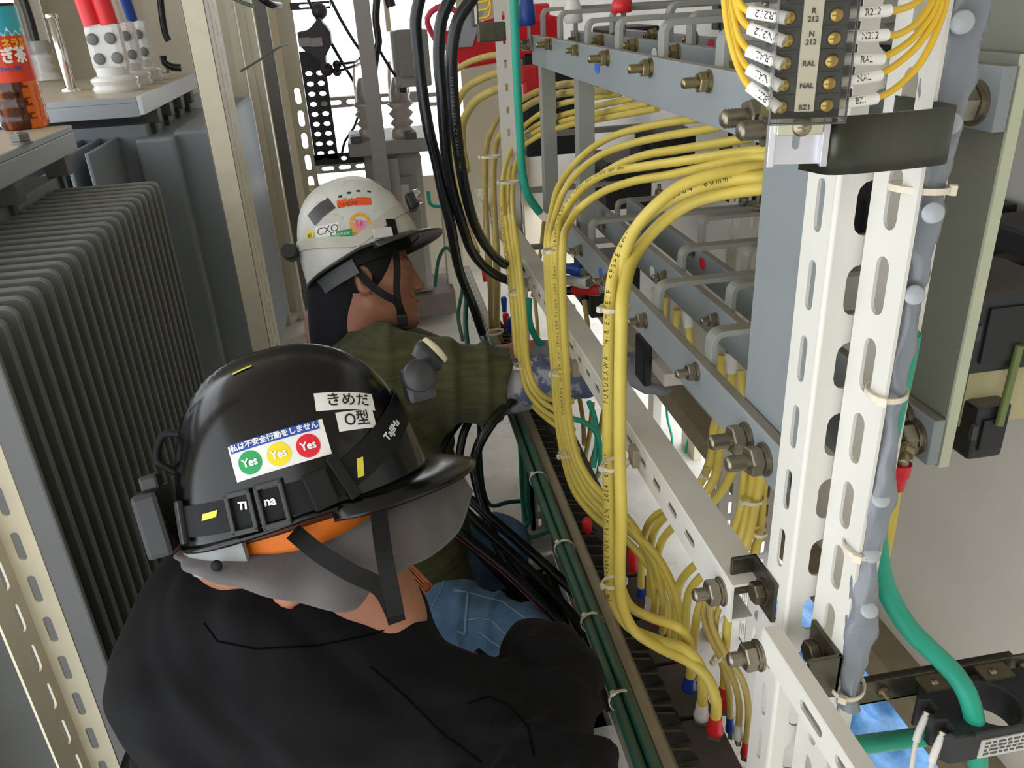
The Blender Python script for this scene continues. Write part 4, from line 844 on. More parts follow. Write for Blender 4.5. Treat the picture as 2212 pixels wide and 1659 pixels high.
# ---- grey vinyl sleeve along the right post
sv = M('grey_vinyl', '#787d84', .28, var=.05, scale=14, coat=.2)
ct_ = [(2078, -30), (2068, 40), (2052, 130), (2034, 250), (2006, 370), (1990, 450), (1972, 550), (1958, 640), (1944, 740), (1930, 830), (1918, 900), (1912, 960), (1902, 1060), (1888, 1140), (1876, 1185), (1870, 1250), (1862, 1330), (1850, 1400), (1838, 1470), (1832, 1530)]
ww = [.014, .014, .0135, .0125, .012, .0115, .0105, .0105, .0085, .007, .0075, .009, .0105, .008, .0065, .010, .0115, .010, .007, .0085]
S = smooth_path([PX(x, y, .336 - .0004 * i) for i, (x, y) in enumerate(ct_)], .006)
nS = len(S); mb = MB(); vs = []; nk = 20
for i, p in enumerate(S):
    f = i / (nS - 1) * (len(ww) - 1); k = int(min(f, len(ww) - 2)); wd = ww[k] + (ww[k + 1] - ww[k]) * (f - k)
    T = (S[min(i + 1, nS - 1)] - S[max(i - 1, 0)]).normalized(); v = (p - V((0, 0, H))).normalized(); sx = T.cross(v).normalized(); tw_ = .5 * math.sin(i * .11) ; fw = sx.cross(T)
    sx, fw = sx * math.cos(tw_ * .5) + fw * math.sin(tw_ * .5), fw * math.cos(tw_ * .5) - sx * math.sin(tw_ * .5)
    for j in range(nk):
        a = 2 * math.pi * j / nk; wr = 1 + .13 * math.sin(i * .31 + 3 * a) + .10 * math.sin(i * .83 - 2 * a) + .06 * math.sin(i * 1.7 + 5 * a)
        vs.append(p + sx * math.cos(a) * wd * wr + fw * math.sin(a) * .0062 * wr)
sl_ = thing('vinyl_sleeve', 'grey vinyl snap-button sleeve tied down the length of the right slotted post', 'sleeve', S[-1])
mb.add(vs, [(i * nk + j, i * nk + (j + 1) % nk, (i + 1) * nk + (j + 1) % nk, (i + 1) * nk + j) for i in range(nS - 1) for j in range(nk)], True); mb.build('sleeve_body', sv, sl_)
for px, py in ((2078, 48), (2052, 267), (2016, 460), (1975, 637), (1903, 1078), (1882, 1198), (1878, 1318)):
    p = PX(px, py, .33); v = (V((0, 0, H)) - p).normalized(); MB().lathe([(.0062, -.003), (.0064, .0012), (.0052, .002), (0, .0022)], p + v * .001, v + V((.25, 0, .1)), 20).build('snap_button', M('vinyl_button', '#a3a8ad', .3, var=.02), sl_)
for i, (px, py, lb_) in enumerate(((1985, 405, 'white tie round the grey sleeve, highest on the right post'), (1915, 845, 'white tie round the grey sleeve, at the middle of the right post'), (1862, 1178, 'white tie pinching the grey sleeve low on the right post'), (1830, 1478, 'thin tie round the grey sleeve near the current transformer'))):
    tie(PX(px, py, .331), (.05, 0, 1), .013, lb_, (.8, -.5, 0) if i == 0 else (-.6, -.7, 0), .004, .017)
# ---- earth cable through the ring current transformer
tg = [(1962, 720, .36), (1950, 790, .362), (1926, 900, .365), (1906, 1000, .37), (1896, 1080, .375), (1894, 1150, .38), (1900, 1220, .388), (1922, 1290, .40), (1966, 1360, .415), (2020, 1413, .435), (2064, 1458, .45), (2090, 1500, .457), (2103, 1545, .462), (2108, 1590, .468), (2112, 1650, .48)]
cable('thick green earth cable curving down from behind the sleeve through the black ring', tg, .0088, greenc, name='earth_cable')
ZC = -.60
c0 = PZ(1960, 1482, ZC); c1 = PZ(2160, 1460, ZC); c2 = PZ(2035, 1600, ZC)
cw = .118; cd = c0.y - c2.y; x0 = c0.x; y0 = c2.y
hc = PZ(2140, 1518, ZC); 
CT = thing('current_transformer', 'black ring current transformer with green cable through it, bottom right corner', 'transformer', (x0, y0, c0.z - .034))
circ = [(hc.x - x0 + .0245 * math.cos(2 * math.pi * k / 40), hc.y - y0 + .0245 * math.sin(2 * math.pi * k / 40)) for k in range(40)]
ol = [(.006, 0), (cw, 0), (cw, cd), (.012, cd), (0, cd - .014), (0, cd * .72), (.010, cd * .68), (.010, cd * .5), (0, cd * .46), (0, cd * .34), (.010, cd * .3), (.010, cd * .14), (.0, cd * .1)]
mb = MB(); sheet_at(mb, sheet(ol, [circ], .034, .0015), (x0, y0, c0.z - .017), (1, 0, 0), (0, 1, 0)); ctb = mb.build('body', M('ct_black', '#26272a', .45, var=.06, bump=.15, bscale=900), CT)
pl = MB().box2((x0 + .032, y0 - .0012, c0.z - .031), (x0 + cw, y0 + .0002, c0.z - .009)).build('rating_plate', M('plate_silver', '#c9c9c6', .4, .2), CT)
mb = MB()
for r_ in range(4):
    xx = x0 + .036
    while xx < x0 + cw - .01:
        w_ = random.uniform(.003, .009); mb.box2((xx, y0 - .0016, c0.z - .014 - r_ * .0045), (xx + w_, y0 - .0011, c0.z - .0117 - r_ * .0045)); xx += w_ + .002
mb.build('print', inkg, pl)
MB().lathe([(.003, 0), (.003, .001), (0, .0011)], PZ(2100, 1588, ZC), (0, 0, 1), 14).build('screw_hole', blackp, CT)
for i, fy in enumerate((.59, .22)):
    p = V((x0 + .005, y0 + cd * fy, c0.z - .012)); MB().lathe([(.0042, 0), (.0042, .004), (0, .005)], p, (-.3, 0, 1), 12).build('terminal', M('brass', '#9a8350', .35, .9), CT)
    q = [p + V((0, 0, .003)), p + V((-.014, -.01, -.012)), p + V((-.03, -.03, -.04)), p + V((-.05, -.05 + .01 * i, -.09))]; Sx = smooth_path(q, .006)
    t = thing('white_wire', 'white wire on the ring transformer ' + ['terminal nearer the bracket', 'terminal nearer the camera'][i], 'wire', q[-1], 'white wires of the ring transformer'); MB().tube(Sx, .0022, 8).build('wire', whitep, t); MB().tube(Sx[:6], .0034, 10).build('sleeve', slv, t)
ab = thing('mounting_angle', 'dark zinc angle bar carrying the ring current transformer', 'bracket', (.4, .52, H + ZC))
ya = c0.y + .006; al = PY(1845, 1490, ya).x
MB().box2((al, ya, c0.z - .022), (x0 + cw + .02, ya + .003, c0.z + .006)).box2((al, ya, c0.z - .022), (x0 + cw + .02, ya + .03, c0.z - .019)).build('angle', dzinc, ab, bevel=.0006)
for k in (.012, .072): MB().box2((x0 + k, ya - .018, c0.z + .0002), (x0 + k + .03, ya + .001, c0.z + .003)).build('fixing_tab', M('old_zinc', '#7e765e', .4, .8, var=.12), ab); MB().lathe([(.0035, 0), (.0035, .002), (0, .0025)], (x0 + k + .012, ya - .01, c0.z + .003), (0, 0, 1), 12).build('screw', steel, ab)
for k in (-.02, cw + .008): MB().lathe([(.006, 0), (.006, .003), (.003, .004), (.003, .01), (0, .011)], (x0 + k, ya, c0.z - .008), (0, -1, 0), 12).build('bolt', M('brown_bolt', '#6e6048', .4, .8), ab)
cable('green cable running level behind the short white rail towards the ring transformer', [(1840, 1612, .37), (1930, 1600, .42), (2020, 1588, .46), (2080, 1582, .49)], .009, greenc, name='earth_cable')
# ---- outside the wall: bright ground, blue tarp; posts under the wall
og = MB().box2((1.3, -1.5, -.06), (7, 8, -.01)).build('ground', M('concrete_ground', '#dcd8d0', .7, var=.06, scale=6)); struct(og)
tp = MB(); n = 26; c = PZ(1890, 1455, -1.44); vs = []
for i in range(n):
    for j in range(n):
        u = i / (n - 1) - .5; v = j / (n - 1) - .5; vs.append((c.x + u * .34, c.y + v * .55, .012 + .05 * max(0, .6 + .5 * math.sin(u * 21 + 3 * v) * math.cos(v * 17) ) * (1 - 3.6 * max(u * u, v * v))))
tp.add(vs, [(i * n + j, (i + 1) * n + j, (i + 1) * n + j + 1, i * n + j + 1) for i in range(n - 1) for j in range(n - 1)], True)
o = tp.build('blue_tarp', M('blue_tarp', '#4f7fb0', .35, var=.2, scale=40)); m = o.modifiers.new('solid', 'SOLIDIFY'); m.thickness = .003; tag(o, 'crumpled blue tarp on the bright ground under the right wall', 'tarp')
for i, (px, py, X, w_, lb_) in enumerate(((1402, 1000, .80, .05, 'white post under the right wall, behind the nearest yellow bundle'), (1485, 960, .93, .12, 'pale cream upright board under the right wall with a teal wire'), (1125, 1050, .60, .06, 'white slotted foot post behind the green strip'))):
    a = PX(px, py, X)
    if i == 2:
        mb = MB(); a = PY(1160, 1000, 1.95); sheet_at(mb, sheet(rect(.05, .62), slots_1d(11, .05, .05, .025, .012, .026), .003), (a.x - .025, 1.95, 0), (1, 0, 0), (0, 0, 1)); mb.box2((a.x - .025, 1.95, 0), (a.x - .022, 2.0, .62)); o = mb.build('foot_post', white)
    else: o = MB().box2((X, a.y - w_ / 2, 0), (X + .03, a.y + w_ / 2, .6)).build('white_post' if i == 0 else 'cream_board', white if i == 0 else cream, bevel=.002)
    tag(o, lb_, 'post' if i != 1 else 'board')
teal = M('teal_wire', '#2ba58c', .42, var=.04)
for i, (q, r_) in enumerate(([[(1092, 880, 1.9), (1108, 905, 1.9), (1126, 945, 1.88), (1136, 985, 1.86), (1140, 1040, 1.85), (1140, 1090, 1.85), (1146, 1120, 1.85), (1130, 1150, 1.85), (1150, 1160, 1.85), (1185, 1148, 1.85), (1212, 1140, 1.85)], .006],
                             [[(1112, 868, 1.92), (1122, 905, 1.92), (1124, 960, 1.9), (1126, 1030, 1.88), (1130, 1090, 1.86), (1138, 1130, 1.86)], .006],
                             [[(1110, 0, 1.62), (1114, 100, 1.62), (1118, 200, 1.62), (1124, 300, 1.62), (1128, 370, 1.62), (1140, 420, 1.62), (1165, 458, 1.64)], .0085],
                             [[(1143, 645, 1.7), (1142, 680, 1.7), (1150, 715, 1.7), (1170, 745, 1.7), (1200, 765, 1.7)], .0075],
                             [[(1240, 905, 1.35), (1268, 915, 1.35), (1290, 940, 1.36), (1298, 985, 1.36), (1294, 1020, 1.36)], .0055],
                             [[(1272, 868, 1.4), (1284, 900, 1.4), (1290, 950, 1.38), (1282, 1010, 1.36)], .0055],
                             [[(940, 620, 2.9), (948, 560, 2.9), (965, 535, 2.85), (985, 560, 2.8), (1000, 610, 2.75), (990, 680, 2.7), (1000, 735, 2.6)], .007],
                             [[(1008, 620, 2.4), (1006, 700, 2.35), (1010, 745, 2.3)], .008],
                             [[(1030, 860, 2.0), (1058, 1090, 1.9), (1100, 1084, 1.88), (1132, 1082, 1.87)], .006],
                             [[(925, 412, 3.4), (930, 440, 3.4), (955, 446, 3.35), (985, 440, 3.3)], .008],
                             [[(1500, 925, 2.3), (1485, 955, 2.3), (1478, 990, 2.3)], .004],
                             [[(1438, 855, 2.2), (1442, 905, 2.2), (1452, 950, 2.2), (1448, 1000, 2.2)], .004])):
    lb_ = ['teal wire down the white foot post, trailing across the floor', 'teal wire tied beside the white foot post', 'long teal cable hanging beside the far white post behind the yellow arches', 'teal cable bending right behind the third yellow bundle', 'teal loop between the second and nearest yellow bundles, outer', 'teal loop between the second and nearest yellow bundles, inner', 'dark green wire looping beside the far worker face', 'dark green wire hanging left of the breaker row', 'dark green wire crossing the floor behind the brim', 'green wire bow right of the white helmet lamp', 'short pale teal wire on the cream panel', 'thin pale teal wire behind the big lower busbar bolts'][i]
    cable(lb_, q, r_, teal if i not in (6, 7, 8) else dgreenc, name='teal_wire', mode='Y', cat='wire', n=10)
MB().box2((.02, 1.862, -.05), (.37, 1.9, .06)).build('base_channel', white); tag(C.objects[-1], 'white base channel along the far edge of the floor pit', 'channel')
for i, (px, py) in enumerate(((1385, 1530), (1347, 1541))): MB().lathe([(.007, 0), (.007, .003), (.004, .005), (0, .0055)], PZ(px, py, -1.45), (0, 0, 1), 14).build('floor_screw', steel); tag(C.objects[-1], ['floor plate screw nearer the green strip', 'floor plate screw at the pit corner'][i], 'screw')
# ================= background
gpost = M('grey_post', '#8d8a85', .5, var=.03)
Yg = 3.2; a = PY(762, 0, Yg); b = PY(795, 0, Yg)
MB().box2((a.x, Yg, 0), (b.x + .004, Yg + .06, 2.25)).build('grey_post', gpost, bevel=.003); tag(C.objects[-1], 'plain grey square post in front of the bright window, behind the white helmet', 'post')
# small pole transformer
T3 = thing('small_transformer', 'small grey cabinet transformer with two insulators on top, behind the white helmet', 'transformer', (.1, 3.9, 0))
Y3 = 3.8; gm = M('cabinet_grey', '#8a8880', .5, var=.04)
x0 = PY(790, 380, Y3).x; x1 = PY(914, 380, Y3).x; zt = PY(850, 330, Y3).z
MB().box2((x0, Y3, .16), (x1, Y3 + .34, zt), .03).build('tank', gm, T3)
MB().box2((x0 - .06, Y3 - .04, zt), (x1 + .04, Y3 + .38, zt + .06), .006).build('lid', gm, T3)
MB().box2((x0 - .02, Y3 - .03, .05), (x1 + .1, Y3 + .3, .16), .004).build('foot_channel', M('channel_brown', '#6f675b', .6), T3)
p = PY(855, 420, Y3); pn = MB().box((p.x + .012, Y3 - .008, p.z - .02), (.16, .016, .2), None, .008).build('nameplate_frame', M('frame_grey', '#7d7b74', .5), T3)
MB().box((p.x + .012, Y3 - .017, p.z - .015), (.10, .002, .12)).build('nameplate', M('nameplate', '#b9aeae', .5), pn)
MB().tube([(p.x + .0, Y3 - .006, zt - .02), (p.x + .0, Y3 - .006, zt - .22)], .03, 12).build('gauge_tube', gm, T3)
for i, px in enumerate((800, 872)):
    q = PY(px, 300, Y3 + .12 - .06 * i); zz = zt + .06
    prof = [(a_ * .6, b_ * .6) for a_, b_ in [(.085, 0), (.085, .05), (.06, .07), (.09, .10), (.06, .13), (.095, .17), (.06, .2), (.10, .235), (.055, .26), (.05, .33), (.03, .42), (.0, .43)]]
    ib = MB().lathe(prof, (q.x, q.y, zz), n=20).build('insulator', M('brown_porcelain', '#a39a90', .3, coat=.3, var=.05), T3)
    MB().lathe([(.05, .14), (.045, .25), (.035, .32)], (q.x, q.y, zz), n=16).build('insulator_cover', clear, ib)
for i in range(4): MB().box((x0 - .02 + .06 * (i % 2) * 4, Y3 - .03 + .05 * (i // 2), zt + .075), (.05, .04, .03), None, .004).build('lid_clip', M('clip_dark', '#4f4f4e', .5), T3)
# leads over the insulators
for i, q in enumerate(([(872, 190, 3.75), (866, 165, 3.75), (872, 148, 3.75), (890, 146, 3.75), (905, 160, 3.75)], [(868, 195, 3.74), (862, 170, 3.74), (872, 155, 3.74), (888, 152, 3.74), (902, 166, 3.74)], [(870, 200, 3.72), (872, 180, 3.72), (884, 166, 3.72), (905, 163, 3.72)])):
    cable('black insulator lead arching over the small transformer, ' + ['outer', 'middle', 'inner'][i], q, .016, navy, name='insulator_lead', mode='Y', group='black insulator leads', n=8, step=.05)
# relay box
a = PY(843, 68, 3.6); b = PY(934, 185, 3.6); rb = thing('relay_box', 'grey hanging relay box above the small transformer, in front of the window', 'box', (a.x, 3.6, b.z))
MB().box2((a.x, 3.6, b.z), (b.x, 3.75, a.z), .008).build('housing', gm, rb)
p = PY(880, 115, 3.6); MB().box((p.x, 3.592, p.z), (.08, .016, .18), None, .006).build('raised_panel', M('frame_grey', '#7d7b74'), rb)
# slotted post and rails round the window
Yw = 4.3; scl = Yw
a = PY(602, 0, Yw); b = PY(640, 0, Yw); wpost = M('cream_post', '#d6cdb6')
def big_slot_post(px0, px1, Y, name, label, w2=.0, slot_w=.035, pitch=.21, sl_h=.13):
    a = PY(px0, 0, Y); b = PY(px1, 0, Y); w_ = b.x - a.x; mb = MB()
    sheet_at(mb, sheet(rect(w_, 2.25), slots_1d(10, .12, pitch, w_ - .035, slot_w, sl_h), .004), (a.x, Y, 0), (1, 0, 0), (0, 0, 1))
    mb.box2((a.x, Y, 0), (a.x + .004, Y + .06, 2.25)); o = mb.build(name, wpost); tag(o, label, 'post'); return o
big_slot_post(590, 628, 4.25, 'slotted_post', 'cream slotted post left of the bright window, beside the perforated duct', slot_w=.028, pitch=.105, sl_h=.075)
def dropb(px0, px1, Y, name, label, mat):
    a = PY(px0, 0, Y); b = PY(px1, 0, Y); o = MB().box2((a.x, Y, 0), (b.x, Y + .05, 2.25)).build(name, mat, bevel=.003); tag(o, label, 'post')
dropb(482, 502, 4.0, 'cream_post', 'narrow cream upright just right of the slim middle post', wpost); dropb(522, 540, 4.05, 'cream_post', 'second narrow cream upright right of the slim middle post', wpost)
dropb(545, 572, 3.85, 'grey_post', 'dark grey upright left of the cream slotted window post', M('dark_post', '#6f6c64', .5))
def rail(px0, px1, py0, py1, Y, label, slots=True, mat=None):
    a = PY(px0, py0, Y); b = PY(px1, py0, Y); z0 = PY((px0 + px1) / 2, py1, Y).z; h = PY((px0 + px1) / 2, py0, Y).z - z0; n = int((b.x - a.x) / .085); mb = MB()
    sheet_at(mb, sheet(rect(b.x - a.x, h), [slot_pts(.07 + .085 * i, h / 2, .06, h * .42) for i in range(n)], .004), (a.x, Y, z0), (1, 0, 0), (0, 0, 1)); mb.box2((a.x, Y, z0 + h - .004), (b.x, Y + .05, z0 + h))
    o = mb.build('slotted_rail', mat or M('rail_grey', '#a8a49a', .5, var=.04)); tag(o, label, 'rail')
rail(690, 905, 205, 228, 4.3, 'pale slotted cross rail across the bright window'); rail(676, 790, 352, 372, 4.3, 'pale slotted cross rail low under the window'); rail(625, 712, 4, 20, 4.2, 'dark slotted cross rail at the top of the window', mat=blackp)
rail(905, 985, 200, 228, 4.3, 'pale slotted cross rail right of the small transformer lead')
# perforated wiring duct, real holes
mb = MB(); a = PY(672, 110, 4.1); zt = a.z; zb = PY(700, 345, 4.1).z; Lh = zt - zb; hp = []
for i in range(int(Lh / .045) - 1):
    for k in (0, 1): hp.append([(.03 + .05 * k + .016 * math.cos(t), .03 + .045 * i + .011 * math.sin(t)) for t in np.linspace(0, 2 * math.pi, 12)[:-1]])
sheet_at(mb, sheet(rect(.11, Lh), hp, .006), (a.x - .055, 4.1, zb), (1, 0, 0), (0, 0, 1))
a2 = PY(705, 333, 4.1); z2 = PY(745, 353, 4.1).z; b2 = PY(792, 333, 4.1)
sheet_at(mb, sheet(rect(b2.x - a2.x + .06, .05 + a2.z - z2 - .05), [[(.05 + .09 * i + .014 * math.cos(t), .025 + .01 * math.sin(t)) for t in np.linspace(0, 2 * math.pi, 10)[:-1]] for i in range(int((b2.x - a2.x) / .09))], .006), (a2.x - .06, 4.1, z2), (1, 0, 0), (0, 0, 1))
mb.box2((a.x - .055, 4.1, z2), (a.x + .055, 4.106, zb)); o = mb.build('wiring_duct', M('duct_black', '#2e2f31', .5)); tag(o, 'dark perforated wiring duct running down and along the left of the window', 'duct')
# dark instrument transformer silhouette
t = thing('voltage_transformer', 'dark purple-brown voltage transformer hanging before the window, left of the grey post', 'transformer', PY(680, 150, 3.9)); dm = M('dark_resin', '#3a3234', .5, var=.05); Yv = 3.9
outl = [(641, 70), (662, 66), (672, 58), (684, 42), (690, 36), (697, 50), (703, 55), (713, 70), (716, 95), (708, 112), (703, 122), (704, 140), (700, 150), (694, 148), (692, 135), (676, 122), (660, 112), (648, 100)]
pts = [PY(x, y, Yv) for x, y in outl][::-1]; o0 = pts[0]
MB().prism([(p.x, p.z) for p in pts], (0, Yv, 0), (1, 0, 0), (0, 0, 1), (0, .16, 0)).build('resin_body', dm, t, bevel=.012)
for x_ in (658, 684): p = PY(x_, 91, Yv); MB().box((p.x, Yv - .004, p.z), (.05, .008, .035)).build('rating_plate', M('plate_grey', '#8f8c8a', .5), t)
for (x_, y_, s_) in ((690, 24, .035), (706, 150, .03), (728, 140, .02), (728, 155, .02)): MB().ball(PY(x_, y_, Yv + .08), s_, 10, 6).build('stud', dm, t)
for i, q in enumerate(([(662, -10, 4.0), (682, 35, 4.0), (705, 75, 4.0), (728, 115, 4.0), (745, 145, 4.0), (762, 172, 4.0), (771, 195, 4.1), (772, 205, 4.2)], [(710, -10, 3.5), (735, 40, 3.5), (765, 90, 3.5), (778, 108, 3.5)], [(818, 105, 3.6), (835, 135, 3.6), (855, 165, 3.6)], [(773, 215, 4.25), (774, 245, 4.2), (765, 275, 4.2), (745, 305, 4.15), (738, 335, 4.1)], [(815, -10, 3.4), (812, 30, 3.4), (813, 55, 3.4), (818, 90, 3.4), (812, 120, 3.4), (808, 150, 3.4)], [(838, -10, 3.6), (845, 15, 3.6)], [(726, 140, 3.95), (745, 137, 3.9), (765, 134, 3.8), (778, 126, 3.6)], [(728, 155, 3.95), (748, 148, 3.9), (768, 142, 3.8), (780, 136, 3.6)],
                       [(345, -20, 3.2), (350, 30, 3.2), (358, 75, 3.2), (365, 88, 3.2)], [(352, 120, 3.1), (356, 135, 3.1), (372, 145, 3.1), (392, 146, 3.1)], [(520, 154, 3.2), (560, 130, 3.3), (600, 104, 3.4), (622, 95, 3.5)], [(500, -5, 3.0), (525, 6, 3.0), (548, 14, 3.0)], [(560, -6, 3.3), (580, 8, 3.3), (605, 12, 3.4)])):
    cable('thin dark wire, ' + ['slanting across the window to the cross rail', 'slanting down to the grey post', 'slanting on beyond the grey post to the relay box', 'hanging below the cross rail in a slack curve', 'thick loop hanging behind the grey post', 'short drop to the clear tube at the top', 'upper of the two strung from the dark transformer', 'lower of the two strung from the dark transformer', 'descending beside the blue-capped bushing', 'curling on the far transformer lid', 'greenish, strung across the cream uprights', 'pale, at the top between the posts', 'short, at the top left of the duct'][i], q, [.007, .006, .006, .006, .014, .02, .006, .006, .012, .012, .004, .006, .012][i], navy if i not in (10, 11) else M('grey_green_wire', '#5f6d5f', .5), name='wire', mode='Y', cat='wire', n=8, step=.05)
MB().lathe([(.07, 0), (.07, .24)], PY(868, 66, 3.9), n=20).build('clear_tube', clear); tag(C.objects[-1], 'clear tube standing above the relay box', 'tube')
# red toolbox, far terminal block, far white post
a = PY(1000, 150, 2.5); tbx = thing('red_case', 'bright red case lying beyond the yellow cables, partly behind the black cables', 'case', a)
red_c = M('red_case', '#c3141f', .35, var=.03)
MB().prism([(0, 0), (.30, .03), (.30, .12), (.19, .15), (.05, .12), (-.06, .10)], (a.x, 2.5, a.z), (1, 0, 0), (0, 0, 1), (0, .25, 0)).build('body', red_c, tbx, bevel=.008)
MB().prism([(0, 0), (.05, .0), (.09, .09), (.02, .09)], (a.x - .02, 2.49, a.z + .06), (1, 0, 0), (0, 0, 1), (0, .01, 0)).build('grey_flap', M('grey_cloth', '#8f9298', .5), tbx)
MB().tube(smooth_path([(a.x - .06, 2.52, a.z + .06), (a.x - .09, 2.5, a.z + .14), (a.x - .04, 2.5, a.z + .17), (a.x + .02, 2.5, a.z + .13)], .02), .008, 10).build('handle', M('pink_handle', '#c2344c', .4), tbx)
Yp = 1.95; a = PY(1071, 100, Yp); mb = MB(); w_ = .04
sheet_at(mb, sheet(rect(w_, 2.2), slots_1d(42, .06, .05, .02, .007, .018), .003), (a.x, Yp, 0), (1, 0, 0), (0, 0, 1)); sheet_at(mb, sheet(rect(.04, 2.2), slots_1d(42, .06, .05, .02, .01, .03), .003), (a.x + w_, Yp - .04, 0), (0, 1, 0), (0, 0, 1)); o = mb.build('slotted_post', white); tag(o, 'far white slotted post behind the third and fourth yellow bundles', 'post')
ftb = thing('terminal_block', 'small far terminal block with tiny yellow wires, left of the far white post', 'terminal block', PY(1035, 60, 1.7))
a = PY(1018, 0, 1.7); b = PY(1036, 58, 1.7); MB().box2((a.x, 1.7, b.z), (b.x, 1.73, a.z + .05)).build('base', M('terminal_grey', '#4e5052'), ftb); MB().box2((a.x + .004, 1.698, b.z + .005), (b.x - .004, 1.7, a.z)).build('label_strip', M('cream_strip', '#e3dac4'), ftb)
p = PY(1052, 70, 1.69); MB().box((p.x + .01, 1.7, p.z), (.055, .02, .035), None, .003).build('bracket', dzinc, ftb)
for k in range(4):
    z = b.z + .015 + .014 * k; MB().tube(smooth_path([(b.x, 1.7, z), (b.x + .018, 1.69, z + .004), (b.x + .024, 1.69, z + .05)], .006), .0025, 8).build('wire', wy, ftb)
# coloured caps on lugs at the top
for i, (px0, py0, px1, py1, mt, Y, lb_) in enumerate(((1137, -20, 1138, 56, bluep, 1.72, 'blue cable sleeve at the far end of the upper busbars'), (1235, -20, 1239, 50, whitep, 1.66, 'white cable sleeve above the upper busbars'), (1345, -20, 1342, 28, redp, 1.45, 'red cable sleeve above the upper busbars'))):
    a = PY(px0, py0, Y); b = PY(px1, py1, Y); t = thing('coloured_sleeve', lb_, 'sleeve', b); d = b - a
    MB().lathe([(.013, 0), (.0135, d.length * .35), (.017, d.length * .5), (.0175, d.length * .95), (.015, d.length)], a, d, 18).build('shrink_sleeve', mt, t)
    MB().box(b + V((.004, 0, -.02)), (.004, .02, .05), None, .001).build('lug', M('tinned_lug', '#85857e', .4, .6), t); bolt_mesh(MB(), b + V((.001, 0, -.035)), (-1, 0, 0), .006, .02).build('bolt', steel, t)
for i, (px, py) in enumerate(((1165, 28), (1148, 188), (1142, 160))):
    p = PY(px, py, 2.3); MB().box(p, (.05, .04, .045), None, .008).build('red_tape_wrap', redp); tag(C.objects[-1], ['small red tape wrap behind the blue cable sleeve', 'small red tape wrap behind the teal cable, lower', 'small red tape wrap behind the teal cable, upper'][i], 'tape')
# panel ends and clutter beyond the busbars
for i, (x, y, z, d, lb_) in enumerate(((.62, 2.05, -.15, (.12, .16, .14), 'black breaker beyond the grey uprights, upper'), (.62, 2.1, -.45, (.12, .2, .12), 'black breaker beyond the grey uprights, middle'), (.60, 2.15, -.75, (.14, .2, .14), 'black breaker beyond the grey uprights, lower'), (.62, 1.75, -.32, (.1, .12, .09), 'black breaker beside the far grey upright'), (.55, 2.6, -.3, (.2, .2, .3), 'dark box far behind the grey uprights'))):
    MB().box(W(x, y, z), d, None, .006).box(W(x - d[0] / 2 - .008, y, z), (.018, d[1] * .6, d[2] * .4), None, .003).build('breaker_box', brk); tag(C.objects[-1], lb_, 'breaker')
for i, (z, y, lb_) in enumerate(((-.30, 1.95, 'thin grey crossbar far behind, upper'), (-.44, 2.0, 'thin grey crossbar far behind, middle'), (-.60, 2.05, 'thin grey crossbar far behind, lower'))):
    MB().box(W(.52, y, z), (.34, .02, .012), None, .001).build('crossbar', strm); tag(C.objects[-1], lb_, 'bar')
# floor clutter at the back left
wd = M('beige_step', '#b3a58c', .6, var=.05)
for i, (y, z, h, lb_) in enumerate(((3.6, 0, .09, 'long beige base channel on the floor left of the far worker'), (3.2, 0, .05, 'low beige base strip on the floor, nearer than the channel'))):
    MB().box2((-.34, y, z), (.02, y + .14, z + h)).build('base_channel', wd, bevel=.004); tag(C.objects[-1], lb_, 'channel')
for i, (px, py) in enumerate(((637, 651), (985, 612))):
    p = PZ(px, py, -1.43); MB().box((p.x, p.y, .035), (.09, .1, .07), None, .006).build('foot_block', M('foot_brown', '#6d6355', .6)); tag(C.objects[-1], ['small brown foot block on the floor at the left', 'small brown foot block right of the small transformer'][i], 'block')
for i, (x0, x1, Y, z0, z1, lb_) in enumerate(((950, 990, 3.9, .0, .55, 'cream box behind the black cables, low'), (960, 985, 4.1, .55, .8, 'rusty brown plate by the small transformer'))):
    a = PY(x0, 400, Y); b = PY(x1, 400, Y); MB().box2((a.x, Y, z0), (b.x, Y + .1, z1)).build(['cream_box', 'brown_plate'][i], [cream, M('rust', '#5a3a2c', .7, var=.2)][i], bevel=.003); tag(C.objects[-1], lb_, ['box', 'plate'][i])
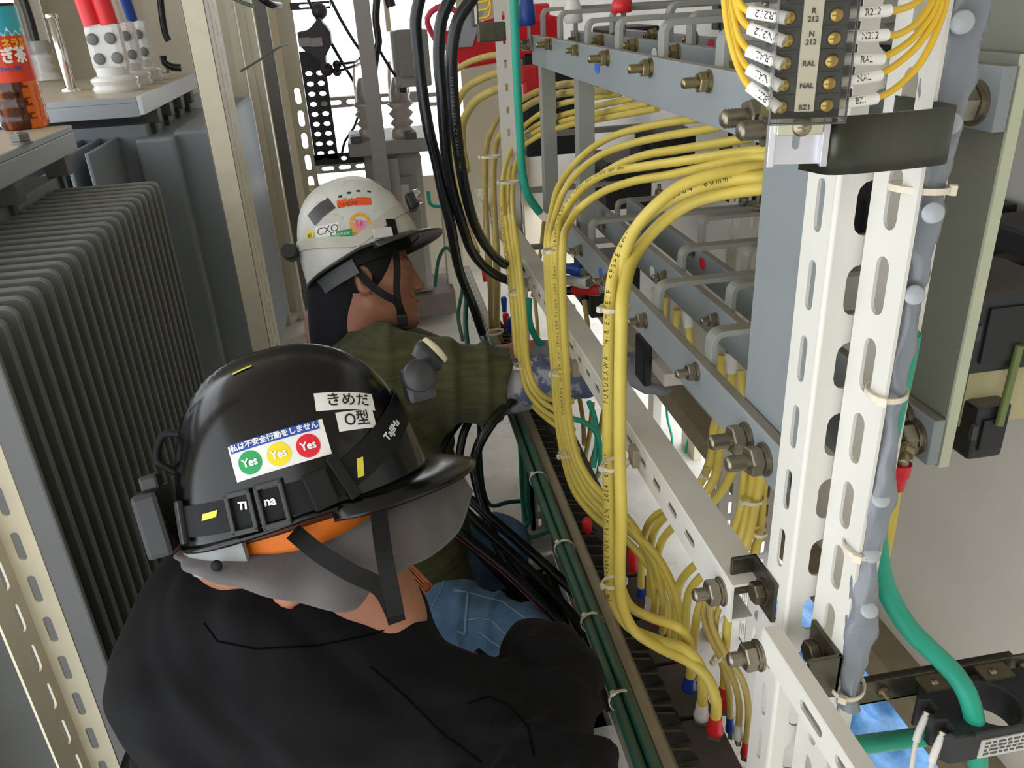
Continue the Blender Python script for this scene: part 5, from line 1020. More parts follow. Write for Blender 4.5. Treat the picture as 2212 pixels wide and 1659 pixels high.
# ================= people
cR, cD, cF = V(RW[:, 0]), V(RW[:, 1]), V(RW[:, 2]); EYE = V((0, 0, H))
def PD(px, py, d): return EYE + cR * ((px - PPX) / FPX * d) + cD * ((py - PPY) / FPX * d) + cF * d
def frame(ang, away, lean):
    """forward / up / right axes of a head whose forward runs at `ang` degrees in the photo"""
    a = math.radians(ang); f = (cR * math.cos(a) - cD * math.sin(a) + cF * away).normalized()
    u = (-cR * math.sin(a) - cD * math.cos(a) - cF * lean); u = (u - f * u.dot(f)).normalized(); return f, u, f.cross(u)
class Fr:
    def __init__(s, o, ax): s.o = V(o); s.f, s.u, s.r = ax; s.m = np.array([s.f, s.u, s.r]).T; s.on = np.array(s.o)
    def loc(s, p): return (p - s.on) @ s.m
    def w(s, a, b, c): return s.o + s.f * a + s.u * b + s.r * c
def head_sdf(q):
    ab = q.copy(); ab[:, 2] = np.abs(ab[:, 2])
    d = d_ell(q, (-.012, .03, 0), (.100, .088, .077)); d = smin(d, d_ell(q, (.034, -.035, 0), (.060, .085, .060)), .03)
    d = smin(d, d_cone(ab, (.0, -.06, .052), (.07, -.1, .016), .022, .019), .025); d = smin(d, d_ell(q, (.078, -.101, 0), (.02, .018, .024)), .015)
    d = smin(d, d_ell(ab, (.058, -.022, .042), (.026, .022, .020)), .015); d = smin(d, d_cone(ab, (.087, .016, 0), (.072, .018, .045), .012, .011), .012)
    d = -smin(-d, d_ell(ab, (.099, -.003, .032), (.018, .012, .018)), .012)                 # eye sockets
    d = smin(d, d_ell(ab, (.077, -.004, .032), (.015, .011, .016)), .004)
    d = smin(d, d_cone(q, (.091, .006, 0), (.107, -.030, 0), .009, .0115), .009); d = smin(d, d_ell(ab, (.102, -.034, .011), (.011, .008, .008)), .005)
    d = smin(d, d_ell(q, (.088, -.060, 0), (.0145, .008, .022)), .006); d = smin(d, d_ell(q, (.086, -.073, 0), (.0135, .008, .019)), .005)
    d = np.maximum(d, -d_ell(q, (.106, -.0665, 0), (.014, .0022, .022)))
    e = d_ell(ab, (-.008, -.012, .078), (.019, .032, .011)); e = np.maximum(e, -d_ell(ab, (-.002, -.010, .088), (.011, .022, .010))); d = smin(d, e, .006)
    return d
def hand_sdf(q, curl=.6, spread=.012, L=1.):
    """right hand: x = towards fingertips, y = back of the hand, z = towards the thumb"""
    d = d_ell(q, (.045, 0, 0), (.052, .017, .042))
    for i, (z, l0) in enumerate(((.030, .044), (.010, .049), (-.010, .046), (-.029, .036))):
        p = np.array((.085, 0, z)); a = -.15; pts = [p]
        for l in (l0, l0 * .62, l0 * .5):
            pts.append(pts[-1] + l * np.array((math.cos(a), math.sin(a), (1.5 - i) * .06))); a -= curl * (1 + .12 * i)
        d = smin(d, chain(q, pts, [.0105, .0095, .0085, .0075], .004), .007)
    t = [np.array((.015, -.006, .030)), np.array((.045, -.014, .056)), np.array((.072, -.022, .060)), np.array((.09, -.03, .052))]
    d = smin(d, chain(q, t, [.015, .0125, .0105, .009], .006), .010)
    return smin(d, d_cone(q, (.0, 0, 0), (-.06, .0, 0), .028, .03), .02)
def wr(p, s, a, seed=0):
    """cloth creases: warped, stretched waves"""
    x, y, z = p[:, 0] * s, p[:, 1] * s, p[:, 2] * s
    w1 = np.sin(x * 1.3 + 1.7 * np.sin(y * .9 + seed) + .8 * z); w2 = np.sin(y * 1.9 - 1.1 * np.sin(z * 1.2 + seed * 2) + .6 * x); w3 = np.sin(z * 2.3 + 1.4 * np.sin(x * .8 - seed) + y)
    return a * (w1 * w2 + .6 * w2 * w3 + .35 * np.sin(x * 3.1 + z * 2.7 + 2 * w1))
def folds(p, a, b, n, amp, twist=1.5, seed=0.):
    """ring creases across a sleeve or trouser leg from a to b"""
    a, b = np.array(a), np.array(b); ba = b - a; t = np.clip((p - a) @ ba / (ba @ ba), -.1, 1.1); q = p - a - t[:, None] * ba; ph = np.arctan2(q[:, 2], q[:, 1] + q[:, 0])
    return amp * np.maximum(0, np.sin(n * t * 6.28 + twist * np.sin(ph + seed) + 1.3 * np.sin(2.3 * t * n + seed * 3))) ** 2
skin = M('skin', '#a8735b', .48, var=.07, scale=30, bump=.12, bscale=500)
hair = M('dark_hair', '#1b1716', .6)
# ---------- hard hats
def hat_shell(Fh, A, Cw, Hh, rib=.0035, back=.012, n1=96, n2=40):
    vs = []
    for j in range(n2 + 1):
        ph = math.pi / 2 * j / n2 * 1.0; s_ = math.sin(ph) ** .80; c_ = math.cos(ph) ** .92
        for i in range(n1):
            th = 2 * math.pi * i / n1; ct, st = math.cos(th), math.sin(th); e = 2.25
            k = (abs(ct) ** e + abs(st) ** e) ** (-1 / e)
            a, c = A * ct * k * s_, Cw * st * k * s_; b = Hh * c_
            if j > n2 - 6: 
                g = (j - n2 + 6) / 6; a *= 1 + .02 * g * g; c *= 1 + .03 * g * g
            b -= back * max(0, -ct) * s_ ** 3
            for cc, w_, hgt in ((.027, .0055, rib), (-.027, .0055, rib), (0, .014, rib * .6)):
                b += hgt * math.exp(-((c - cc) / w_) ** 2) * min(1, (1 - s_ ** 6) * 1.5) ; 
            vs.append(Fh.w(a, b, c))
    fs = [(j * n1 + i, (j + 1) * n1 + i, (j + 1) * n1 + (i + 1) % n1, j * n1 + (i + 1) % n1) for j in range(n2) for i in range(n1)]
    k = fs[n1 * (n2 // 2)]; nn = (vs[k[1]] - vs[k[0]]).cross(vs[k[2]] - vs[k[1]])
    if nn.dot(vs[k[0]] - Fh.o) < 0: fs = [q[::-1] for q in fs]
    return vs, fs, n1, n2
def hat(Fh, label, loc, shell_m, brim_m, A=.1325, Cw=.106, Hh=.172, brim=.048, rib=.0035, back=.012):
    t = thing('safety_helmet', label, 'helmet', loc); vs, fs, n1, n2 = hat_shell(Fh, A, Cw, Hh, rib, back)
    o = MB().add(vs, fs, True).build('shell', shell_m, t); s = o.modifiers.new('solid', 'SOLIDIFY'); s.thickness = .003; s.offset = -1
    bv = bvh_of(vs, fs); rim = vs[-n1:]
    MB().tube(rim + rim[:2], .0034, 8, False).build('rim_edge', brim_m if brim_m != shell_m else shell_m, t)
    pts = []; 
    for r_ in range(9):
        for k in range(41):
            th = math.radians(-78 + 156 * k / 40); i = th / (2 * math.pi) * n1; i0 = int(math.floor(i)); f = i - i0; p = rim[i0 % n1] * (1 - f) + rim[(i0 + 1) % n1] * f
            g = r_ / 8; ext = brim * max(0, math.cos(th * .5 / math.radians(78) * math.pi)) ** .6; outd = (Fh.f * math.cos(th) + Fh.r * math.sin(th) * .55).normalized()
            pts.append(p + outd * ext * g - Fh.u * (.010 * g * g + .002) + Fh.u * .004 * (1 - g))
    o = MB().add(pts, [(r_ * 41 + k, (r_ + 1) * 41 + k, (r_ + 1) * 41 + k + 1, r_ * 41 + k + 1) for r_ in range(8) for k in range(40)], True).build('brim', brim_m, t)
    s = o.modifiers.new('solid', 'SOLIDIFY'); s.thickness = .0035; s.offset = 0
    return t, bv
def hitpx(bv, px, py):
    d = V(ray(px, py)).normalized(); h, n, i, q = bv.ray_cast(EYE, d)
    if h is None:
        c, _, _, _ = bv.find_nearest(EYE + d); 
        for _k in range(6): c, n, _i, _q = bv.find_nearest(EYE + d * (c - EYE).dot(d))
        h = c
    return h, (n if n.dot(d) < 0 else -n)
def decal(bv, px, py, ang, pts, fs, mat, name, parent, off=.0007, smooth=True):
    h, n = hitpx(bv, px, py); a = math.radians(ang); u = cR * math.cos(a) - cD * math.sin(a); u = (u - n * u.dot(n)).normalized(); v = n.cross(u)
    return MB().add(wrap(bv, h, u, v, pts, off, .06), fs, smooth).build(name, mat, parent)
def decal_text(bv, px, py, ang, body, size, mat, name, parent, off=.0016, sx=1., bold=0.):
    h, n = hitpx(bv, px, py); a = math.radians(ang); u = cR * math.cos(a) - cD * math.sin(a); u = (u - n * u.dot(n)).normalized(); v = n.cross(u); vs, fs = text_mesh(body, size); mb = MB()
    for k, (bx, by) in enumerate([(0, 0)] if not bold else [(-bold, 0), (bold, 0), (0, bold), (0, -bold)]): mb.add(wrap(bv, h, u, v, [(x * sx + bx, y + by) for x, y in vs], off + .00003 * k, .06), fs)
    return mb.build(name, mat, parent)
def band(bv, Fh, fb, th0, th1, w, mat, name, parent, t=.0018, n=60):
    """strap laid round the shell: fb(theta) = height along the hat axis"""
    pts = []; nr = []
    for k in range(n + 1):
        th = math.radians(th0 + (th1 - th0) * k / n); d = Fh.f * math.cos(th) + Fh.r * math.sin(th); o = Fh.w(0, fb(math.degrees(th)), 0)
        h, nn, i, q = bv.ray_cast(o + d * .4, -d)
        if h is None: continue
        if nn.dot(d) < 0: nn = -nn
        pts.append(h + nn * .001); nr.append(nn)
    return MB().ribbon(pts, nr, w, t).build(name, mat, parent), pts, nr
def strap_px(q, w, mat, name, parent, t=.0015):
    S = smooth_path([PD(*p) for p in q], .008); return MB().ribbon(S, [(EYE - p) for p in S], w, t).build(name, mat, parent)
black_sh = M('black_shell', '#08090a', .2, var=.12, scale=18)
white_sh = M('white_shell', '#cfcfca', .38, var=.05, scale=22, spots=.3)
strapm = M('strap_black', '#151516', .6, var=.08, spec=.25); dlamp = M('lamp_grey', '#2b2c2e', .4, var=.05)
# ---------- near worker
F1h = Fr(PD(667, 1074, .86), frame(15.5, .18, .10)); H1, B1 = hat(F1h, 'shiny black safety helmet with white and traffic-light stickers, headlamp strap, worn by the near worker', F1h.o, black_sh, black_sh, .127, .104, .158, .05, .0065, .010)
fb1 = lambda th: .020 + .052 * max(0, math.cos(math.radians(th))) ** 2.4
st1, bp_, bn_ = band(B1, F1h, fb1, 0, 360, .030, strapm, 'headlamp_strap', H1, .002, 120)
yl = M('yellow_mark', '#d8cf3e', .5, var=0); wsti = M('sticker_white', '#e9e8e4', .4, var=.02); gsti = M('sticker_green', '#1d9a54', .4, var=0); ysti = M('sticker_yellow', '#ecd51f', .4, var=0); rsti = M('sticker_red', '#d81f33', .4, var=0); bsti = M('sticker_blue', '#2c4fae', .4, var=0)
pxm = .86 / FPX * .93
def patch(bv, px, py, ang, w, h, mat, name, parent, off=.0009, nx=10, ny=6, shear=0.):
    p, f = grid_patch(w, h, nx, ny); return decal(bv, px, py, ang, [(x + y * shear, y) for x, y in p], f, mat, name, parent, off)
def disc(bv, px, py, r, mat, name, parent, off=.0011): p, f = disc_patch(r, 28, 3, .0001); return decal(bv, px, py, 0, p, f, mat, name, parent, off)
ys = patch(B1, 603, 972, 18, 197 * pxm, 76 * pxm, wsti, 'safety_sticker', H1, .0007)
patch(B1, 592, 943, 18, 184 * pxm, 19 * pxm, bsti, 'sticker_banner', ys, .0011)
decal_text(B1, 592, 943, 18, '私は不安全行動をしません', 15.5 * pxm, inkw, 'sticker_lettering', ys, .0017, .98, .0003)
for (px, py), m_ in zip(((541, 999), (603, 981), (666, 963)), (gsti, ysti, rsti)):
    disc(B1, px, py, 24.5 * pxm, m_, 'sticker_disc', ys); decal_text(B1, px, py, 18, 'Yes', 24 * pxm, inkw, 'sticker_lettering', ys, .0018, .9, .0004)
n1_ = patch(B1, 747, 866, 15, 131 * pxm, 41 * pxm, wsti, 'name_sticker', H1); decal_text(B1, 752, 865, 15, 'きめだ', 33 * pxm, ink, 'sticker_lettering', n1_, .0014, 1, .0002)
n2_ = patch(B1, 770, 907, 16, 86 * pxm, 42 * pxm, wsti, 'blood_type_sticker', H1); decal_text(B1, 771, 906, 16, 'O型', 36 * pxm, ink, 'sticker_lettering', n2_, .0014, .9, .0002)
# strap furniture: pieces sit on the ribbon, found by angle on the shell
def on_band(px, py):
    return min(range(1, len(bp_) - 1), key=lambda i: (proj(bp_[i])[0] - px) ** 2 + (proj(bp_[i])[1] - py) ** 2 + (1e6 if bn_[i].dot(bp_[i] - EYE) > 0 else 0))
def band_box(px, py, w, h, d, mat, name, parent=None, ring=False):
    i = on_band(px, py); p = bp_[i]; n = bn_[i]; T = (bp_[(i + 1) % len(bp_)] - bp_[i - 1]).normalized(); T = T if T.dot(cR) > 0 else -T; b = n.cross(T).normalized(); b = b if b.dot(cD) < 0 else -b
    n2 = T.cross(b); n2 = n2 if n2.dot(n) > 0 else -n2; R_ = Matrix((T, b, n2)).transposed(); mb = MB()
    if R_.determinant() < 0: R_ = Matrix((-T, b, n2)).transposed()
    if ring:
        for s_ in (-1, 1): mb.box(p + n2 * .004 + T * s_ * w * .42, (w * .16, h, d), R_, .0012); mb.box(p + n2 * .004 + b * s_ * h * .44, (w, h * .13, d), R_, .0012)
        mb.box(p + n2 * .004, (w * .12, h * .9, d * .8), R_, .001) if ring == 2 else None
    else: mb.box(p + n2 * (d / 2 + .001), (w, h, d), R_, min(.003, d * .3))
    mb.build(name, mat, parent or H1); return p, T, b, n2
band_box(522, 1090, .026, .040, .006, dlamp, 'buckle', ring=1); band_box(590, 1078, .027, .043, .006, dlamp, 'buckle', ring=1)
band_box(686, 1058, .024, .036, .008, strapm, 'strap_clip'); band_box(738, 1035, .012, .046, .006, strapm, 'strap_clip'); band_box(402, 1120, .010, .042, .006, dlamp, 'strap_clip')
tp_, tn_ = hitpx(B1, 851, 925)
decal_text(B1, 842, 930, 38, 'TaJIMa', 24 * pxm, inkw, 'strap_lettering', H1, .0042, 1, .0004)
decal_text(B1, 528, 1092, 6, 'TI', 22 * pxm, inkw, 'strap_lettering', H1, .0045, 1, .0005); decal_text(B1, 585, 1082, 10, 'na', 26 * pxm, inkw, 'strap_lettering', H1, .0045, 1, .0005)
for px, py, a_, w_, h_, sh_ in ((458, 1112, 16, 40, 13, .6), (776, 1010, 20, 15, 38, .3)): patch(B1, px, py, a_, w_ * pxm, h_ * pxm, yl, 'yellow_mark', H1, .0038, 6, 4, sh_)
patch(B1, 523, 800, 38, 44 * pxm, 7 * pxm, yl, 'yellow_mark', H1, .001, 6, 3)
# headlamp on the front, battery on the back
L0_ = F1h.w(.128, .088, .02); lamp = MB().box(L0_ + F1h.f * .012 + F1h.r * .01, (.030, .036, .05), Matrix((F1h.f, F1h.u, F1h.r)).transposed(), .006).build('headlamp', dlamp, H1)
k0 = F1h.w(.142, .096, .044); MB().lathe([(.0165, 0), (.0175, .003), (.0175, .010), (.014, .013), (0, .0132)], k0, F1h.r, 28).build('tilt_knob', dlamp, lamp)
MB().lathe([(.015, 0), (.019, .010), (.0185, .018), (.015, .019), (0, .016)], F1h.w(.150, .106, .012), (F1h.f * .85 + F1h.u * .5), 26).build('lamp_head', dlamp, lamp); MB().lathe([(.0175, 0), (.0165, .006), (.008, .008), (0, .0085)], F1h.w(.150, .106, .012) + (F1h.f * .85 + F1h.u * .5).normalized() * .018, (F1h.f * .85 + F1h.u * .5), 24).build('lamp_lens', M('lamp_cream', '#d9cfae', .35, var=.05), lamp)
bt_ = MB().box(F1h.w(-.146, .022, .012), (.026, .066, .060), Matrix((F1h.f, F1h.u, F1h.r)).transposed(), .005).build('battery_pack', dlamp, H1); MB().box(F1h.w(-.140, .062, .020), (.018, .016, .022), Matrix((F1h.f, F1h.u, F1h.r)).transposed(), .003).build('battery_clip', dlamp, bt_)
MB().tube(smooth_path([F1h.w(-.116, .066, .02), F1h.w(-.128, .082, .022), F1h.w(-.116, .104, .02), F1h.w(-.100, .102, .024)], .004), .004, 8).build('cable_loop', strapm, H1)
# inner band, nape pad and straps
Fc1 = Fr(F1h.o, (F1h.f, F1h.u, F1h.r))
def ell_band(Fh, a, c, b0, h, th0, th1, mat, name, parent, dip=0., t=.002, n=50):
    pts = []; nr = []
    for k in range(n + 1):
        th = math.radians(th0 + (th1 - th0) * k / n); pts.append(Fh.w(a * math.cos(th), b0 - dip * max(0, -math.cos(th)), c * math.sin(th))); nr.append(Fh.f * math.cos(th) / a + Fh.r * math.sin(th) / c)
    return MB().ribbon(pts, nr, h, t).build(name, mat, parent)
orange = M('orange_band', '#ef7a1a', .6, var=.04); ell_band(F1h, .108, .089, -.026, .030, -20, 200, orange, 'sweat_band', H1, .006)
ell_band(F1h, .125, .098, -.022, .030, 118, 200, M('grey_pad', '#8d9190', .6, var=.03), 'nape_pad', H1, .002, .006)
strap_px([(632, 1148, .765), (690, 1195, .735), (760, 1238, .722), (820, 1268, .725), (848, 1315, .735), (858, 1345, .75)], .0165, strapm, 'chin_strap', H1)
strap_px([(815, 1072, .775), (822, 1140, .745), (832, 1210, .728), (846, 1280, .728), (856, 1330, .735)], .0155, strapm, 'chin_strap', H1)
# near worker figure
F1 = Fr(F1h.w(-.024, -.046, 0), frame(13., .15, .08))
W1 = thing('person', 'near worker in a black jacket and grey sun shade, crouching with back to the camera', 'person', (-.2, .72, 0))
nb = lambda v: np.array(v)
N1 = nb(PD(778, 1350, .87)); shR = nb(PD(975, 1600, .84)); shL = nb(PD(470, 1440, .88)); el = nb(PD(1186, 1775, .76)); mdp = nb(PD(1180, 1448, .93)); wrp = nb(PD(1138, 1408, .985))
elL = nb(PD(380, 1700, 1.06)); wrL = nb(PD(560, 1660, 1.20)); ub = nb(PD(690, 1500, .91)); lb2 = nb(PD(690, 1760, 1.0)); hip = nb(W(-.14, .84, -1.16)); chin1 = nb(F1.w(-.045, -.15, 0))
def body1(p):
    d = head_sdf(F1.loc(p)); d = smin(d, d_cone(p, nb(F1.w(-.022, -.07, 0)), N1 + nb((.01, 0, .0)), .054, .052), .03)
    d = smin(d, chain(p, [N1, ub, lb2, hip], [.05, .10, .12, .12], .05), .05)
    for q_ in ([shR, el, mdp, wrp], [shL, elL, wrL]): d = smin(d, chain(p, q_, [.05, .04, .03, .028], .02), .03)
    return d
_pts = np.array([N1, shR, shL, el, mdp, wrp, elL, wrL, hip, nb(F1.o)]); o, v_, f_ = sdf_mesh('body', body1, _pts.min(0) - .17, _pts.max(0) + .17, .0062, skin, W1, 1)
def jacket1(p):
    d = chain(p, [ub, lb2, hip], [.135, .165, .17], .08); d = smin(d, d_cone(p, shR, shL, .066, .084), .09)
    d = smin(d, d_cone(p, N1 + nb((-.02, 0, -.035)), shL, .062, .08), .06); d = smin(d, d_cone(p, nb(PD(840, 1508, .88)), shR, .055, .062), .05); d = smin(d, d_ell(p, nb(PD(478, 1290, .90)), (.075, .075, .06)), .05); d = smin(d, d_ell(p, nb(PD(575, 1308, .84)), (.085, .06, .05)), .04)
    a = chain(p, [shR, el, mdp, wrp], [.066, .060, .044, .037], .03) - folds(p, el, mdp, 3.2, .007, 1.6) - folds(p, shR, el, 3., .006, 1.2, 1.)
    ax = wrp - mdp; ax = ax / np.linalg.norm(ax); a = np.maximum(a, (p - (wrp + ax * .012)) @ ax); a = np.maximum(a, -d_cone(p, wrp - ax * .03, wrp + ax * .05, .029, .033))
    d = smin(d, a, .04); d = smin(d, chain(p, [shL, elL, wrL], [.08, .065, .045], .03), .05)
    d = smin(d, np.abs(d_cone(p, N1 + nb((.006, 0, -.012)), N1 + nb((-.01, 0, -.05)), .064, .076)) - .007, .02)          # collar
    d = np.maximum(d, -d_cone(p, nb(F1.w(-.022, -.07, 0)), N1 + nb((.005, 0, -.02)), .058, .056))
    q = p - ub; sp = np.exp(-((q @ np.array(cR) + .02) / .012) ** 2) * .0015                         # centre seam dip
    return d + sp + wr(p, 15, .0058, 1.) + wr(p, 31, .0026, 2.)
jm = M('black_jacket', '#121214', .8, var=.10, scale=60, bump=.25, bscale=1400, sheen=.02, spec=.12)
o, vj, fj = sdf_mesh('jacket', jacket1, _pts.min(0) - nb((.19, .19, .12)), np.array([N1, shR, shL, el, mdp, wrp, elL, wrL, hip]).max(0) + .19, .0058, jm, W1, 2)
bj = bvh_of(vj, fj)
sm_ = M('jacket_seam', '#0a0a0b', .9, spec=.03)
for q in ([(800, 1440), (870, 1500), (950, 1580), (1050, 1655)], [(1010, 1520), (1055, 1505), (1100, 1525), (1140, 1570), (1155, 1640)], [(440, 1345), (470, 1385), (550, 1402), (680, 1396), (800, 1372), (860, 1350)]):
    pts = []
    for a_, b_ in zip(q, q[1:]):
        for k in range(10): h, n = hitpx(bj, a_[0] + (b_[0] - a_[0]) * k / 10, a_[1] + (b_[1] - a_[1]) * k / 10); pts.append(h + n * .0003) if h else None
    if len(pts) > 3: MB().tube(pts, .0009, 6).build('seam', sm_, [c for c in W1.children if c.name.startswith('jacket')][0])
trous = M('dark_trousers', '#23252b', .8, var=.08, spec=.15)
kn = [hip + nb((.26, .08, -.17)), hip + nb((.02, .30, -.17))]
def trousers1(p):
    d = d_ell(p, hip + nb((0, 0, -.02)), (.165, .19, .14))
    for s_, k_ in ((.08, kn[0]), (-.08, kn[1])):
        h0 = hip + nb((s_, 0, -.05)); d = smin(d, d_cone(p, h0, k_, .10, .075), .05); d = smin(d, d_cone(p, k_, hip + nb((s_ * 1.2, -.16, -.23)), .06, .045), .03)
    return d + wr(p, 20, .003, 3.)
sdf_mesh('trousers', trousers1, hip + nb((-.36, -.32, -.30)), hip + nb((.46, .36, .16)), .012, trous, W1, 1)
for s_ in (-.1, .1):
    b = hip + nb((s_ * 1.2, -.22, -.245)); 
    sdf_mesh('shoe', lambda p, b=b: smin(d_ell(p, b, (.045, .11, .04)), d_ell(p, b + nb((0, .07, .02)), (.042, .05, .045)), .03), b - .16, b + .16, .009, strapm, W1, 1)
def glove(name, Fh, mat, parent, curl): return sdf_mesh(name, lambda p: hand_sdf(Fh.loc(p), curl), nb(Fh.o) - .20, nb(Fh.o) + .20, .0042, mat, parent, 1)
gd = (V(wrp) - EYE + V((.02, 0, 0))).normalized(); gb = (V((0, 0, 1)) - gd * gd.z).normalized()
glove('work_glove', Fr(V(wrp) + gd * .035 + V((.022, 0, 0)), (gd, gb, gd.cross(gb))), M('black_glove', '#1d1d1f', .7), W1, .7)
gd = (V(wrL) - V(elL)).normalized(); gb = V((0, 0, 1)); gb = (gb - gd * gb.dot(gd)).normalized()
glove('work_glove', Fr(V(wrL), (gd, gb, gd.cross(gb))), M('black_glove', '#1d1d1f', .7), W1, .7)
# grey sun shade: cloth from under the rim to a flaring hem
def cloth_between(U_, L_, rows, mat, name, parent, amp=.004, nper=8, bulge=0.):
    A_ = smooth_path([PD(*p) for p in U_], .004); B_ = smooth_path([PD(*p) for p in L_], .004); n = 90
    def rs(S):
        ln = [0]
        for a, b in zip(S, S[1:]): ln.append(ln[-1] + (b - a).length)
        out = []
        for k in range(n):
            t = ln[-1] * k / (n - 1); i = min(max(int(np.searchsorted(ln, t)) - 1, 0), len(S) - 2); f = (t - ln[i]) / max(ln[i + 1] - ln[i], 1e-9); out.append(S[i] * (1 - f) + S[i + 1] * f)
        return out
    A_, B_ = rs(A_), rs(B_); vs = []
    for r_ in range(rows + 1):
        g = r_ / rows
        for k in range(n): p = A_[k] * (1 - g) + B_[k] * g; vs.append(p - cF * (bulge * math.sin(math.pi * g) + amp * g * math.sin(k * nper * .07 + 2 * g) ))
    o = MB().add(vs, [(r_ * n + k, (r_ + 1) * n + k, (r_ + 1) * n + k + 1, r_ * n + k + 1) for r_ in range(rows) for k in range(n - 1)], True).build(name, mat, parent)
    s = o.modifiers.new('solid', 'SOLIDIFY'); s.thickness = .0025; s.offset = 0; return o
shade = M('grey_shade_cloth', '#575253', .75, var=.05, scale=40, bump=.3, bscale=700, sheen=.15)
sh1 = cloth_between([(408, 1178, .86), (470, 1190, .80), (560, 1200, .77), (650, 1190, .765), (740, 1155, .765), (820, 1105, .775), (880, 1055, .80), (950, 1012, .86), (985, 995, .90)],
                    [(380, 1203, .84), (415, 1240, .775), (500, 1266, .745), (600, 1292, .735), (690, 1312, .735), (765, 1318, .74), (802, 1275, .75), (858, 1238, .765), (930, 1200, .80), (988, 1150, .84), (1020, 1060, .90)], 14, shade, 'sun_shade', W1, .0035, 8, .012)
p = PD(468, 1222, .752); MB().lathe([(.0055, 0), (.0052, .0018), (0, .002)], p, -cF, 18).build('snap_button', strapm, sh1)
# ---------- far worker
d2 = 1.76
F2 = Fr(PD(796, 600, d2), frame(8., .12, .05)); F2h = Fr(F2.w(-.006, .045, 0), frame(23., .12, .04))
H2, B2 = hat(F2h, 'scuffed white safety helmet with vents, torn orange and round stickers, worn by the far worker', F2h.o, white_sh, M('dark_brim', '#35322f', .35, var=.05), .130, .105, .170, .05, .003, .02)
pm2 = d2 / FPX * .94
st2, bp2, bn2 = band(B2, F2h, lambda th: .016 + .05 * max(0, -math.cos(math.radians(th))) ** 1.2 + .045 * max(0, math.cos(math.radians(th))) ** 1.3, 0, 360, .022, M('clear_band', '#c5c2b8', .3, var=.04), 'headlamp_strap', H2, .002, 120)
def jag(w, h, n, seed, amp=.18):
    r_ = random.Random(seed); top = [(-w / 2 + w * i / n, h / 2 * (1 + r_.uniform(-amp, amp) * 2)) for i in range(n + 1)]; bot = [(-w / 2 + w * i / n, -h / 2 * (1 + r_.uniform(-amp, amp))) for i in range(n + 1)]
    v = bot + top; return v, [(i, i + 1, n + 2 + i, n + 1 + i) for i in range(n)]
p, f = jag(74 * pm2, 19 * pm2, 16, 3, .12); os_ = decal(B2, 765, 436, 12, p, f, M('orange_sticker', '#ef5a22', .45, var=.1, scale=200), 'torn_sticker', H2); decal_text(B2, 750, 441, 12, 'CWE300', 12 * pm2, M('sticker_brown', '#8a3a20', .5, var=0), 'sticker_lettering', os_, .0014)
p, f = jag(60 * pm2, 34 * pm2, 7, 5, .06); decal(B2, 693, 456, 38, p, f, M('dark_tape', '#4a464a', .3, var=.15, scale=120), 'tape_patch', H2, .0022)
p, f = disc_patch(23 * pm2, 26, 3, 16 * pm2, 24 * pm2); decal(B2, 778, 482, 0, p, f, M('orange_ring', '#ea8a2a', .45, var=.1, scale=150, col2='#e9c33a'), 'round_sticker', H2)
p, f = jag(26 * pm2, 30 * pm2, 6, 8, .2); ps = decal(B2, 776, 487, 80, p, f, M('pink_sticker', '#e58fae', .45, var=.05), 'pink_sticker', H2); decal_text(B2, 777, 483, 0, 'LE', 17 * pm2, M('pink_dark', '#c94a78', .5, var=0), 'sticker_lettering', ps, .0014)
cx = patch(B2, 707, 498, 10, 56 * pm2, 27 * pm2, wsti, 'letter_sticker', H2); decal_text(B2, 708, 497, 11, 'CXO', 23 * pm2, M('pencil_grey', '#4a4a4c', .6, var=0), 'sticker_lettering', cx, .0014)
yd = disc(B2, 670, 509, 12 * pm2, ysti, 'yellow_sticker', H2); decal_text(B2, 670, 511, 5, '新', 13 * pm2, ink, 'sticker_lettering', yd, .0018)
gr = patch(B2, 733, 507, 10, 58 * pm2, 17 * pm2, gsti, 'green_sticker', H2); decal_text(B2, 738, 506, 10, 'TO-9304', 9 * pm2, inkw, 'sticker_lettering', gr, .0014)
decal_text(B2, 768, 506, 8, 'Bi', 13 * pm2, rsti, 'sticker_lettering', H2, .0012); disc(B2, 857, 430, 7 * pm2, rsti, 'red_dot_sticker', H2)
patch(B2, 822, 398, -25, 40 * pm2, 14 * pm2, M('dark_tape', '#4a464a'), 'tape_patch', H2)
for px, py in ((735, 425), (754, 417), (774, 413), (797, 414)): patch(B2, px, py, 10, 8 * pm2, 5.5 * pm2, blackp, 'vent', H2, .0008, 3, 2)
def on_b2(px, py): return min(range(len(bp2)), key=lambda i: (proj(bp2[i])[0] - px) ** 2 + (proj(bp2[i])[1] - py) ** 2)
def b2_box(px, py, w, h, d, mat, name, up=0.):
    h_, n = hitpx(B2, px, py); T = (cR * math.cos(.25) - cD * math.sin(.25)); T = (T - n * T.dot(n)).normalized(); b = n.cross(T); MB().box(h_ + n * (d / 2 + .002), (w, h, d), Matrix((T, b, n)).transposed(), min(.002, d * .3)).build(name, mat, H2)
b2_box(798, 533, .016, .05, .006, strapm, 'strap_clip'); b2_box(826, 505, .040, .022, .006, M('clip_white', '#cfccc4', .3), 'strap_buckle'); b2_box(845, 492, .020, .034, .005, strapm, 'strap_clip')
MB().box(F2h.w(.145, .072, .0), (.022, .036, .045), Matrix((F2h.f, F2h.u, F2h.r)).transposed(), .006).build('headlamp', blackp, H2); MB().lathe([(.017, 0), (.016, .012), (.012, .014), (0, .015)], F2h.w(.154, .076, .012), F2h.f, 22).build('lamp_lens', chrome, H2)
MB().lathe([(.015, -.025), (.0175, -.02), (.0175, .02), (.015, .025)], F2h.w(-.136, .060, .03), F2h.r, 22).build('battery_pack', blackp, H2)
